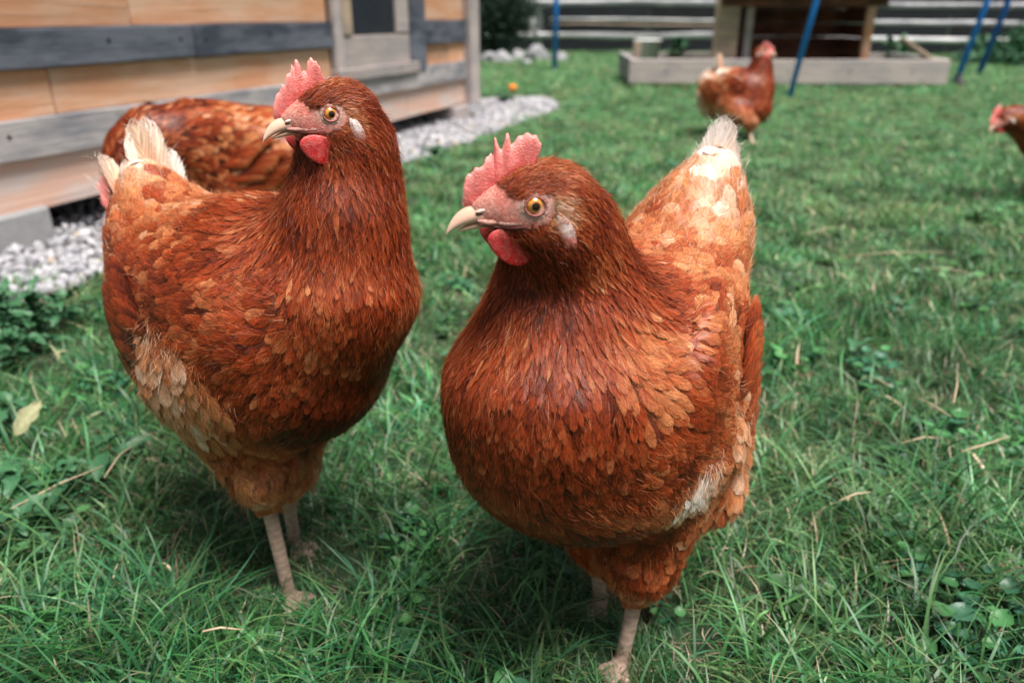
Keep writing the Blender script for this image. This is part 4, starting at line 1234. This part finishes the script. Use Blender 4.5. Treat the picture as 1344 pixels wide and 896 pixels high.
lib = bpy.data.collections.new('grass_library')
specs = []
for i in range(6): specs.append(('a', lambda: blades(46, .032, .026, .060, .0011, .0026, 1.0, 1.0, .10)))
for i in range(4): specs.append(('b', lambda: blades(22, .035, .060, .110, .0014, .0032, 1.1, 1.2, .03, 7)))
for i in range(3): specs.append(('c', lambda: blades(30, .04, .010, .044, .0004, .0010, .6, .5, .90, 4, .6, 1.05)))
for i in range(3): specs.append(('d', lambda: leaflets(14, .03, .019)))
for i in range(3): specs.append(('e', lambda: blades(60, .045, .030, .060, .0022, .0040, .6, 1.4, .10, 3)))
for i, (k, fn) in enumerate(specs):
    v, fq, c = fn(); c = c * {'a': .60, 'b': .64, 'c': .95, 'd': .9, 'e': .98}[k]  # kinds a and b, densest up front, darkened: foreground shade painted into blade colour
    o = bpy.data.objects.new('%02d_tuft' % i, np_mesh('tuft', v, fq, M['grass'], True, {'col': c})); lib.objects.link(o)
def scatter(y0, y1, dens, probs, smin, smax, xm=.78, xa=.85):
    A = (y1 - y0) * 2 * (xm * (y0 + y1) / 2 + xa); n = int(A * dens)
    y = np.sqrt(RNG.uniform((y0 + xa / xm) ** 2, (y1 + xa / xm) ** 2, n)) - xa / xm
    x = RNG.uniform(-1, 1, n) * (xm * y + xa)
    kinds = [k for k, _ in specs]
    gi = {k: [i for i, kk in enumerate(kinds) if kk == k] for k in 'abcde'}
    ks = RNG.choice(list(probs), n, p=np.array(list(probs.values())) / sum(probs.values()))
    idx = np.array([RNG.choice(gi[k]) for k in ks])
    s, c = wall_sc(x, y)
    edge = .25 + .035 * np.sin(s * 9) + .02 * np.sin(s * 23)
    ok = ~((s > -.95) & (s < 2.9) & (c < edge + RNG.normal(0, .02, n)) & (c > -1.75))
    S = RNG.uniform(smin, smax, n)
    # patches of longer and shorter growth
    S *= .93 + .18 * np.sin(x * 5 + 2 * np.sin(y * 3)) * np.sin(y * 6 + 1.3)
    return x[ok], y[ok], idx[ok], S[ok]
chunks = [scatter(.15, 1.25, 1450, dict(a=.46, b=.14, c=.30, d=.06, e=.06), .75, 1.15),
          scatter(1.25, 2.6, 950, dict(a=.30, b=.05, c=.30, d=.08, e=.30), .75, 1.15),
          scatter(2.6, 5.0, 640, dict(e=.66, a=.12, c=.18, d=.05), .62, 1.0),
          scatter(5.0, 10.6, 210, dict(e=1.), .9, 1.5)]
fx, fy = [], []
for (cx, cy) in ((.088, .462), (.078, .53), (-.2, .539), (-.213, .609)):
    k = 5; fx.append(cx + RNG.normal(0, .030, k)); fy.append(cy - .012 + RNG.normal(0, .026, k))
nl = 200; fx.append(RNG.uniform(-.62, .62, nl)); fy.append(RNG.uniform(.30, .72, nl))
kt = 34; fx.append(RNG.normal(-.235, .075, kt)); fy.append(RNG.normal(.455, .022, kt)); nl += kt
fx, fy = np.concatenate(fx), np.concatenate(fy)
chunks.append((fx, fy, np.concatenate([RNG.integers(0, 6, 20), RNG.integers(6, 10, nl)]), RNG.uniform(.8, 1.15, len(fx))))
x, y, idx, S = (np.concatenate(q) for q in zip(*chunks))
for (cx, cy) in ((.088, .462), (.078, .53), (-.2, .539), (-.213, .609)):       # trodden shorter round the feet
    S *= 1 - .52 * np.exp(-(((x - cx) ** 2 + (y - cy + .03) ** 2) / .055 ** 2))
rot = np.stack([RNG.normal(0, .08, len(x)), RNG.normal(0, .08, len(x)), RNG.random(len(x)) * 6.28], -1)
scl = np.stack([S, S, S * RNG.uniform(.7, 1.1, len(x))], -1)
print('tufts', len(x))
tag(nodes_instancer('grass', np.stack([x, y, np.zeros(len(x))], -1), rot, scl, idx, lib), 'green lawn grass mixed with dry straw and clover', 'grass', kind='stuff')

# ------------------------------------------------------------------ gravel
slib = bpy.data.collections.new('stone_library')
for i in range(7):
    bm = bmesh.new(); bmesh.ops.create_icosphere(bm, subdivisions=2, radius=1)
    pl = [(Vector(unit(RNG.normal(size=3))), random.uniform(.55, .85)) for _ in range(9)]
    for v in bm.verts:
        for nn, dd in pl:
            k = v.co.dot(nn) - dd
            if k > 0: v.co -= nn * k
    o = bpy.data.objects.new('%02d_stone' % i, bm_mesh('stone', bm, M['stone'])); slib.objects.link(o)
gv_bm = bmesh.new()
n = 60; prev = None
for i in range(n + 1):
    s = -.93 + 3.8 * i / n; e = .27 + .02 * math.sin(s * 9)
    pa = CORNER + WW * s + WN * e; pb = CORNER + WW * s - WN * 1.7
    a = gv_bm.verts.new((*pa, .004)); b_ = gv_bm.verts.new((*pb, .004))
    if prev: gv_bm.faces.new((prev[0], prev[1], b_, a))
    prev = (a, b_)
M['grit'] = mat_plain('grit', (.22, .21, .21), .95, .5, 60)
tag(obj('gravel_bed', bm_mesh('gravel_bed', gv_bm, M['grit'])), kind='structure')
ns = 10500
s = RNG.uniform(-.93, 2.85, ns); c = .29 - 1.0 * RNG.random(ns) ** 1.5
c = c + .012 * np.sin(s * 20)
far = s < -.05
c[far] = RNG.uniform(-.30, .30, far.sum()) * np.sqrt(np.clip((s[far] + .95) / .5, 0, 1))
P = CORNER + WW * s[:, None] + WN * c[:, None]
sz = RNG.uniform(.0055, .0125, ns)
tag(nodes_instancer('gravel', np.stack([P[:, 0], P[:, 1], .004 + sz * RNG.uniform(.2, 1.5, ns)], -1), RNG.random((ns, 3)) * 6.28,
                    np.stack([sz * RNG.uniform(.9, 1.4, ns), sz, sz * RNG.uniform(.6, 1, ns)], -1), RNG.integers(0, 7, ns), slib),
    'pale grey crushed stone strip along the foot of the coop', 'gravel', kind='stuff')

# ------------------------------------------------------------------ boards
def box_me(name, sx, sy, sz, mat, bev=.003, seg=1, wob=.0015, nx=1):
    bm = bmesh.new(); bmesh.ops.create_cube(bm, size=1)
    if nx > 1:
        ed = [e for e in bm.edges if abs((e.verts[0].co - e.verts[1].co).x) > .5]
        bmesh.ops.subdivide_edges(bm, edges=ed, cuts=nx - 1)
    for v in bm.verts: v.co.x *= sx; v.co.y *= sy; v.co.z *= sz
    if wob:
        for v in bm.verts: v.co.z += random.uniform(-wob, wob); v.co.y += random.uniform(-wob, wob) * .5
    bmesh.ops.bevel(bm, geom=[e for e in bm.edges if len(e.link_faces) == 2 and e.calc_face_angle() > .5], offset=bev, segments=seg, affect='EDGES')
    return bm_mesh(name, bm, mat)

coop = empty('chicken_coop', (CORNER[0], CORNER[1], 0), math.atan2(WW[1], WW[0]))
tag(coop, 'low wooden coop with orange planks, weathered grey battens and small window', 'coop')
# local frame: +x along the wall towards the camera, +y outwards?  (rotation of WN gives the sign)
YS = 1 if np.cross(np.append(WW, 0), np.append(WN, 0))[2] > 0 else -1
def cb(name, s0, s1, z0, z1, front, thick, mat, parent=None, nx=6, bev=.003, tilt=0.):
    """board with its front face `front` m outside the wall plane"""
    o = obj(name, box_me(name, s1 - s0, thick, z1 - z0, M[mat], bev, nx=nx), parent or coop)
    o.location = ((s0 + s1) / 2, YS * (front - thick / 2), (z0 + z1) / 2)
    if tilt: o.rotation_euler = (0, tilt, 0)
    if parent is not None and parent is not coop:
        o.location = Vector(o.location) - parent.location
    return o
END = 3.0
def plank_row(z0, z1, joints, mat, front=-.016):
    js = joints
    for a, b in zip(js[:-1], js[1:]):
        cb('plank', a + .002, b - .002, z0 + .0015, z1 - .0015, front + random.uniform(-.002, .002), .022, mat)
plank_row(.078, .198, (.03, .62, 1.45, END), 'pink_wood')
plank_row(.270, .372, (.03, .207, .47), 'orange_wood')
plank_row(.270, .374, (1.155, 2.26, END), 'orange_wood')
plank_row(.449, .56, (.03, .47), 'orange_wood'); plank_row(.449, .56, (1.155, 2.0, END), 'orange_wood')
for k in range(6):
    z = .56 + .12 * k
    plank_row(z, z + .12, (.03, .47), 'orange_wood'); plank_row(z, z + .12, (1.155, 1.7 + .2 * (k % 3), END), 'orange_wood')
for a, b, mt, rt in ((.035, 1.10, 'grey_wood', 0), (1.104, 1.985, 'grey_wood', 0), (2.02, END, 'grey_wood', 0)):
    cb('batten', a, b, .193, .274, .004, .022, mt)
for a, b in ((1.160, 1.816), (1.820, 2.95)): cb('batten', a, b, .373, .451, .006, .024, 'blue_wood')
cb('batten', .035, .472, .357, .449, .004, .022, 'blue_wood')
for z in (.66, .90, 1.12):
    cb('batten', 1.16, END, z, z + .08, .004, .022, 'grey_wood'); cb('batten', .035, .47, z, z + .08, .004, .022, 'grey_wood')
cb('corner_post', -.075, .030, .075, 1.28, .022, .09, 'pale_wood', nx=2)
for sx_ in (.12, .42, 1.20, 1.50, 1.78, 1.87, 2.10, 2.40, 2.70, 2.92):
    for zz_, f_ in ((.235, .0045), (.412, .0065)):
        if .47 < sx_ < 1.16: continue
        o = obj('nail', tube_me('nail', [(0, 0, 0), (0, YS * .002, 0)], .0045, M['black'], 8), coop); o.location = (sx_, YS * f_, zz_ + random.uniform(-.015, .015))
# hatch with window
door = cb('hatch_panel', .60, 1.095, .298, .405, .004, .02, 'pale_wood')
cb('hatch_sill', .555, 1.165, .258, .300, .020, .035, 'pale_wood')
cb('stile', .472, .608, .262, 1.28, .012, .028, 'blue_wood', nx=3)
cb('stile', 1.098, 1.150, .301, 1.28, .008, .024, 'pale_wood', nx=3)
wf = cb('window', .612, 1.096, .407, .90, -.002, .02, 'glass', nx=1)
cb('frame', 1.036, 1.094, .410, .90, .010, .022, 'tan_wood', wf, nx=3)
cb('frame', .614, .712, .410, .90, .008, .020, 'pale_wood', wf, nx=3)
cb('frame', .714, 1.034, .86, .90, .009, .020, 'pale_wood', wf, nx=2)
cb('plank', .612, 1.096, .902, 1.28, -.002, .02, 'orange_wood')
# feet
cb('foundation_block', 2.345, 2.80, 0.0, .088, .004, .20, 'concrete', nx=2, bev=.006)
cb('foundation_block', .02, .185, 0.0, .074, .004, .16, 'pale_wood', nx=2, bev=.006)
cb('foundation_block', 1.35, 1.5, 0.0, .076, -.70, .20, 'concrete', nx=2)
# other sides, floor and roof
cb('floor_board', .03, END, .080, .10, -.042, 1.3, 'dark_wood', nx=1)
for k in range(10):
    z = .10 + .118 * k
    cb('back_plank', .0, END, z, z + .116, -1.36, .02, 'orange_wood')
for sx in (-.012, END):
    for k in range(10):
        z = .10 + .118 * k
        cb('end_plank', sx, sx + .02, z, z + .116, -.07, 1.27, 'orange_wood', nx=1)
rf = cb('roof', -.25, END + .2, 1.29, 1.32, .25, 1.9, 'dark_wood', nx=1)

# ------------------------------------------------------------------ round posts / pipes
def pole(name, foot, top, r, mat, label, cat, group=None, extra=None):
    f0 = np.array(foot, float); e = empty(name, tuple(f0)); tag(e, label, cat, group)
    t = np.array(top, float) - f0
    obj('pipe', tube_me('pipe', [(0, 0, 0), t * .5, t], r, M[mat], 12), e)
    capz = t + np.array([0, 0, .012]); obj('cap', tube_me('cap', [t - unit(t) * .02, t + unit(t) * .012], r * 1.15, M[mat], 12), e)
    if extra: extra(e)
    return e
def gp(px, py):
    d = _F + np.array([1., 0, 0]) * (px - 672) / FPX + _U * (448 - py) / FPX; t = -CAM_H / d[2]
    return np.array([0, 0, CAM_H]) + d * t
PG = 'blue pipe posts across the yard'
p = gp(728, 97); pole('blue_post', p, p + (.0, 0, 1.35), .021, 'blue_pipe', 'bright blue upright post left of the shelter', 'post', PG)
p = gp(1035, 131); pole('blue_post', p, p + (.20, 0, 1.35), .017, 'blue_pipe', 'bright blue leaning post in front of the shelter opening', 'post', PG)
p = gp(1253, 112)
def foot(e):
    obj('foot_clamp', tube_me('foot_clamp', [(-.03, -.16, .01), (.0, -.05, .03), (.015, .0, .07)], [.030, .026, .026], M['black'], 8), e)
pole('blue_post', p, p + (.25, 0, 1.4), .021, 'blue_pipe', 'bright blue leaning post with black foot at the right', 'post', PG, foot)
p = gp(1284, 99); pole('blue_post', p, p + (.26, 0, 1.4), .024, 'blue_dark', 'darker blue post standing rightmost, behind the other', 'post', PG)
p = gp(941, 84); pole('blue_post', p, p + (.02, 0, 1.35), .015, 'blue_dark', 'thin blue post half hidden behind the shelter left board', 'post', PG)

# ------------------------------------------------------------------ rail fence
FA, FB = np.array([-.9, 10.25]), np.array([8.2, 8.55])
fd = unit(FB - FA); flen = np.linalg.norm(FB - FA)
fence = empty('rail_fence', (*FA, 0), math.atan2(fd[1], fd[0]))
tag(fence, 'weathered grey rail fence at the far end of the yard', 'fence')
def rail(x0, x1, z0, z1, r, mat='fence_wood', y=0.):
    n = 9; pts = [(x0 + (x1 - x0) * i / (n - 1), y + random.uniform(-.01, .01), z0 + (z1 - z0) * i / (n - 1) + random.uniform(-.008, .008)) for i in range(n)]
    obj('rail', tube_me('rail', pts, [r * random.uniform(.62, .80) for _ in range(n)], M[mat], 9, True, .06), fence)
rail(.3, 4.1, .225, .235, .050, 'white_rail'); rail(3.9, 9.3, .225, .17, .040, 'white_rail')
rail(1.4, 4.6, .415, .40, .017, 'white_rail', -.06); rail(1.4, 4.5, .36, .345, .015, 'tan_wood', -.07)
rail(.3, 4.4, .60, .60, .055); rail(4.2, 9.3, .57, .52, .045); rail(4.4, 9.3, .40, .33, .042)
rail(.3, 4.6, .95, .95, .05); rail(4.5, 9.3, .92, .88, .045)
for xx in (1.22, 4.7, 7.55, 9.2):
    obj('post', tube_me('post', [(xx, .09, -.05), (xx + .01, .09, .6), (xx, .09, 1.15)], [.055, .05, .05], M['fence_wood'], 10, True, .05), fence)

wallb = empty('dark_board_wall', (*(FA + np.array([.1, .75])), 0), math.atan2(fd[1], fd[0]))
tag(wallb, 'dark blackish board wall behind the rail fence', 'wall')
for k in range(11):
    for j in range(3):
        o = obj('board', box_me('board', 3.55, .03, .186, M['dark_wood'], .004, wob=.004, nx=3), wallb)
        o.location = (j * 3.56 - .8 + 1.6, random.uniform(-.008, .008), .10 + .19 * k)

# rag and bucket
def rag(loc, s, label):
    bm = bmesh.new(); bmesh.ops.create_grid(bm, x_segments=10, y_segments=12, size=.5)
    for v in bm.verts:
        x_, y_ = v.co.x, v.co.y
        v.co = Vector((x_ * s * (.5 + .5 * (.5 - y_)), math.sin(x_ * 14 + y_ * 3) * .018 * (0.6 - y_), y_ * s * 1.3))
    bmesh.ops.solidify(bm, geom=bm.faces[:], thickness=.004)
    o = obj('rag', bm_mesh('rag', bm, M['white'], True)); o.location = loc; tag(o, label, 'rag'); return o
rag(tuple(at(699, 34, 9.1)), .13, 'white rag hanging beside the left blue post')
e = empty('bucket', tuple(at(848, 84, 5.9) * np.array([1, 1, 0]) + np.array([0, 0, .12]))); tag(e, 'small white bucket in the left end of the planter frame', 'bucket')
def bucket():
    rings = []
    for z, r in ((0, .07), (.0, .085), (.16, .10), (.165, .108), (.175, .108), (.175, .098), (.02, .078), (.02, .01)):
        rings.append(np.array([(math.cos(a) * r, math.sin(a) * r, z) for a in np.linspace(0, 6.2832, 20, endpoint=False)]))
    V, Q = lathe_rings(rings); return np_mesh('tub', V, Q, M['white'], True)
obj('tub', bucket(), e); obj('handle', tube_me('handle', [(math.cos(a) * .108, .02, .15 + math.sin(a) * .09) for a in np.linspace(0, math.pi, 12)], .003, M['black'], 6), e)

# ------------------------------------------------------------------ planter frame and shelter
def fbox(name, c, size, mat, parent, rot=(0, 0, 0), nx=4, bev=.004, wob=.002):
    o = obj(name, box_me(name, *size, M[mat], bev, nx=nx, wob=wob), parent); o.location = c; o.rotation_euler = rot; return o
PL = np.array([.80, 5.52]); PR = np.array([2.93, 5.42]); pd = unit(PR - PL); plen = np.linalg.norm(PR - PL)
pf = empty('planter_frame', (*PL, 0), math.atan2(pd[1], pd[0])); tag(pf, 'long low grey plank frame lying on the grass under the shelter', 'planter')
fbox('plank', (plen / 2, 0, .115), (plen, .035, .155), 'pale_wood', pf)
fbox('plank', (plen / 2 + .05, .95, .115), (plen, .035, .155), 'pale_wood', pf)
fbox('end_plank', (.02, .475, .12), (.90, .035, .155), 'grey_wood', pf, (0, 0, R(90)))
fbox('end_plank', (plen - .02, .475, .12), (.90, .035, .155), 'grey_wood', pf, (0, 0, R(90)))
fbox('corner_stub', (.05, .06, .17), (.05, .05, .26), 'tan_wood', pf, nx=1)
fbox('corner_stub', (plen - .30, .04, .03), (.05, .03, .06), 'tan_wood', pf, nx=1)
fbox('corner_stub', (.20, .04, .03), (.05, .03, .06), 'tan_wood', pf, nx=1)
fbox('leaning_board', (plen - .16, .10, .235), (.32, .12, .022), 'tan_wood', pf, (0, R(33), R(-8)))
for k in range(5):
    o = obj('nail', tube_me('nail', [(0, 0, 0), (0, -.004, 0)], .006, M['black'], 8), pf); o.location = (.25 + k * .41, -.019, .12)

sh = empty('nest_shelter', (1.40, 5.62, .0), R(-3)); tag(sh, 'small open fronted wooden shelter with brown boards on the planter frame', 'shelter')
fbox('side_board', (.06, .0, .36), (.165, .03, .50), 'tan_wood', sh, nx=1)
fbox('post', (.215, .02, .35), (.05, .04, .44), 'pale_wood', sh, nx=1)
fbox('post', (1.01, .0, .35), (.055, .045, .44), 'orange_wood', sh, nx=1)
fbox('lintel', (.56, -.012, .555), (1.10, .03, .07), 'brown_wood', sh)
for k in range(5): fbox('back_board', (.58, .56, .175 + .095 * k), (.98, .02, .092), 'brown_wood', sh)
for k in range(5):
    fbox('side_slat', (1.04, .29, .175 + .095 * k), (.52, .018, .092), 'brown_wood', sh, (0, 0, R(90)))
    fbox('side_slat', (.15, .29, .175 + .095 * k), (.52, .018, .092), 'brown_wood', sh, (0, 0, R(90)))
fbox('floor_board', (.6, .29, .125), (.9, .56, .02), 'brown_wood', sh, nx=1)
for k in range(6): fbox('roof_board', (.10 + .19 * k, .24 + random.uniform(-.02, .02), .615 + random.uniform(0, .006)), (.185, .80, .022), 'brown_wood', sh, (R(4), random.uniform(-.02, .02), 0), nx=1)

# ------------------------------------------------------------------ plants
def leaf_me(name, ln, wd, mat, lobes=0, droop=.4, fold=.25, nt=9):
    V, Q = [], []
    for i in range(nt):
        t = i / (nt - 1); w = wd * (math.sin(math.pi * min(1, t * .93 + .05)) ** .8) * (1 + .25 * math.sin(t * lobes * 6.28) if lobes else 1) * (.9 if t < 1 else .05)
        for u in (-1, -.5, 0, .5, 1):
            V.append((ln * t, w * u * .5, ln * (.35 * t - droop * t * t) + abs(u) * w * fold + .004 * math.sin(t * 17 + u * 5)))
    for i in range(nt - 1):
        for j in range(4): Q.append((i * 5 + j, (i + 1) * 5 + j, (i + 1) * 5 + j + 1, i * 5 + j + 1))
    return np_mesh(name, np.array(V), np.array(Q), mat, True)
LM = [leaf_me('leaf', .075, .034, M['leaf'], 3, .45), leaf_me('leaf', .06, .036, M['leaf'], 0, .5), leaf_me('leaf', .09, .03, M['leaf'], 5, .5)]
def rosette(x, y, n, s, label, group, h=.03):
    e = empty('broadleaf_weed', (x, y, 0), random.random() * 6); tag(e, label, 'weed', group)
    for i in range(n):
        o = obj('leaf', random.choice(LM), e); a = i * 2.4 + random.uniform(-.3, .3)
        lift = random.uniform(.3, 1.0)
        o.location = (random.uniform(-.02, .02) * s, random.uniform(-.02, .02) * s, h * random.uniform(.3, 1.5))
        o.rotation_euler = (random.uniform(-.3, .3), -random.uniform(-.15, .75), a); k = s * random.uniform(.65, 1.1); o.scale = (k, k, k)
WG = 'broad leaved weeds beside the coop gravel'
WPOS = ['at the left frame edge', 'just in front of the foundation block', 'lowest at the left edge', 'second row, middle of the clump', 'nearest the front left hen', 'in the middle of the clump',
        'partly outside the left edge', 'cut by the left edge, second row', 'in the front row of the clump']
for (px, py), w_ in zip(((15, 425), (50, 418), (5, 465), (55, 450), (90, 425), (25, 440), (-10, 405), (-20, 440), (30, 480)), WPOS):
    p = gp(px, py + 15); rosette(p[0], p[1], 20, random.uniform(.45, .62), 'dark broad leaved weed by the gravel, ' + w_, WG, .045)
WG2 = 'small leafy weeds in the grass'
for (px, py), w_ in zip(((60, 690), (120, 660), (35, 720), (100, 640), (40, 650), (150, 610), (1120, 470), (1180, 420), (20, 560)),
                        ('below the dry leaf, left of the bare leg', 'beside the long straw at the left', 'lowest at the left edge', 'above the long straw at the left', 'just below the dry leaf', 'under the tail end of the front left hen',
                         'in the lawn right of the front right hen', 'farther back in the lawn at the right', 'above the dry leaf at the left edge')):
    p = gp(px, py + 10); rosette(p[0], p[1], 6, .55 if py > 500 else .5, 'small leafy weed ' + w_, WG2, .030)
p = gp(575, 222); rosette(p[0], p[1], 9, .8, 'bright green weed at the edge of the gravel strip', None, .04)
pp = gp(660, 138); e = empty('orange_flower', (pp[0] + .055, pp[1], 0)); tag(e, 'single orange flower with green leaves beyond the coop corner', 'flower')
obj('stem', tube_me('stem', [(0, 0, 0), (.004, 0, .05), (0, 0, .085)], .003, M['leaf'], 6), e)
fh = obj('flower_head', np_mesh('flower_head', *ellipsoid_mesh((0, 0, .095), (.024, .024, .018), None, 14, 8, lambda V: V * (1 + .16 * np.sin(np.arctan2(V[:, 1:2], V[:, 0:1]) * 7))), M['orange']), e)
for i in range(7):
    o = obj('leaf', LM[1], e); o.location = (-.05, 0, .01); o.rotation_euler = (0, -random.uniform(.4, 1.1), i * .95); o.scale = (1.2,) * 3
# planter plants
for (px, py, dz, nm, lb) in ((1182, 84, .16, 9, 'bright green plant in the right end of the planter frame'), (897, 82, .15, 9, 'dark green plant in the left part of the planter frame')):
    e = empty('potted_plant', tuple(gp(px, 108) * np.array([1.02, 1.02, 0]) + np.array([0, .2, .04]))); tag(e, lb, 'plant')
    for i in range(nm * 2):
        o = obj('leaf', LM[1], e); o.location = (random.uniform(-.06, .06), random.uniform(-.06, .06), random.uniform(.05, .22)); o.rotation_euler = (0, -random.uniform(.2, 1.2), random.random() * 6.3); o.scale = (1.6,) * 3

def foliage(name, c, r, n, size, mat, label, cat, trunk=True, nd=False):
    e = empty(name, (c[0], c[1], 0)); tag(e, label, cat)
    # clumps of small leaves on an uneven crown
    cl = RNG.normal(size=(max(8, n // 160), 3)); cl /= np.linalg.norm(cl, axis=1, keepdims=True); cl *= RNG.uniform(.3, 1, (len(cl), 1))
    k = RNG.integers(0, len(cl), n); P = cl[k] + RNG.normal(0, .17, (n, 3)); P = P * np.array(r) + np.array([0, 0, c[2]])
    P[:, 2] = np.maximum(P[:, 2], .01)
    D = unit_rows(RNG.normal(size=(n, 3)) + (np.array([0, 0, -.5]) if nd else np.array([0, 0, .4]))); S_ = unit_rows(np.cross(D, RNG.normal(size=(n, 3))))
    L = size * RNG.uniform(.6, 1.3, n)[:, None]; w = L * (.10 if nd else .28)
    V = np.stack([P, P + D * L * .5 + S_ * w, P + D * L, P + D * L * .5 - S_ * w], 1).reshape(-1, 3)
    Fq = np.arange(4 * n).reshape(-1, 4)
    o = obj('crown', np_mesh('crown', V, Fq, mat, False), e)
    if trunk:
        tk = obj('trunk', tube_me('trunk', [(0, 0, 0), (.02, 0, c[2] * .7), (0, .02, c[2] + r[2] * .5)], [.05, .035, .012], M['bark'], 8, True, .08), e)
    return e
M['needle'] = mat_plain('dark_needles', (.018, .045, .028), .7, .5, 5); M['bush'] = mat_plain('bush_leaves', (.035, .12, .055), .6, .45, 6)
foliage('conifer', (-.22, 9.2, .62), (.50, .42, .62), 9000, .085, M['needle'], 'dark green conifer behind the coop corner', 'conifer', True, True)
foliage('leafy_bush', (5.25, 8.0, .10), (.75, .5, .26), 3800, .07, M['bush'], 'low leafy green bush in the far right corner', 'bush', False)
foliage('leafy_bush', (6.4, 8.3, .5), (.7, .4, .55), 4000, .08, M['bush'], 'taller leafy bush beyond the right edge corner', 'bush', False)
# rocks by the conifer
for i, (px, py, r) in enumerate(((655, 74, .13), (680, 70, .10), (705, 71, .14), (735, 72, .09), (641, 72, .10), (690, 76, .07))):
    bm = bmesh.new(); bmesh.ops.create_icosphere(bm, subdivisions=3, radius=1)
    pl = [(Vector(unit(RNG.normal(size=3))), random.uniform(.5, .85)) for _ in range(12)]
    for v in bm.verts:
        for nn, dd in pl:
            k = v.co.dot(nn) - dd
            if k > 0: v.co -= nn * k
        v.co = Vector((v.co.x * r * 1.3, v.co.y * r, v.co.z * r * .8))
    o = obj('rock', bm_mesh('rock', bm, M['rock'])); pp = gp(px, py + 4); o.location = (pp[0] * .9, pp[1] * .9, r * .45)
    tag(o, 'pale grey rock under the dark conifer, ' + ('second from the coop', 'third from the coop', 'large one left of the blue post', 'rightmost beside the blue post', 'nearest the coop corner', 'smallest in the middle')[i], 'rock', 'rocks at the foot of the conifer')

# dry bits on the lawn
e = gp(34, 618); o = obj('dry_leaf', leaf_me('dry_leaf', .045, .022, M['dryleaf'], 0, .2, .35)); o.location = (e[0], e[1], .045); o.rotation_euler = (.5, -.5, 1.2)
tag(o, 'pale dry leaf lying on the grass at the left edge', 'dry leaf')
SG = 'dry straws lying on the grass'
for k_, (x0, y0, x1, y1) in enumerate(((1170, 617, 1222, 617), (1248, 628, 1310, 606), (1128, 520, 1160, 545), (1100, 352, 1230, 350), (30, 705, 150, 655), (150, 665, 200, 610), (1210, 372, 1270, 380), (1050, 320, 1110, 312), (1190, 555, 1235, 585), (1240, 560, 1244, 520),
                         (280, 880, 330, 870), (1090, 700, 1130, 690))):
    a, b = gp(x0, y0 + 14), gp(x1, y1 + 14); a[2] = random.uniform(.044, .052); b[2] = random.uniform(.044, .056)
    mid = (a + b) / 2 + np.array([random.uniform(-.004, .004), random.uniform(-.004, .004), .004]); c0 = a.copy()
    o = obj('straw', tube_me('straw', [a - c0, mid - c0, b - c0], [.0010, .0009, .0005], M['straw'], 6)); o.location = tuple(c0)
    tag(o, 'dry straw on the grass, ' + ('short level one in the right lawn', 'long tilted one near the right edge', 'short one below the long level straws', 'longest level one in the right lawn', 'long slanting one at the lower left',
                                          'thin one beside the long slanting straw at left', 'farthest right in the middle lawn', 'farthest back, right of the hen tail', 'slanting one below the short level straw', 'nearly upright one near the right edge',
                                          'at the bottom edge below the left hen', 'in the lower right lawn')[k_], 'straw', SG)
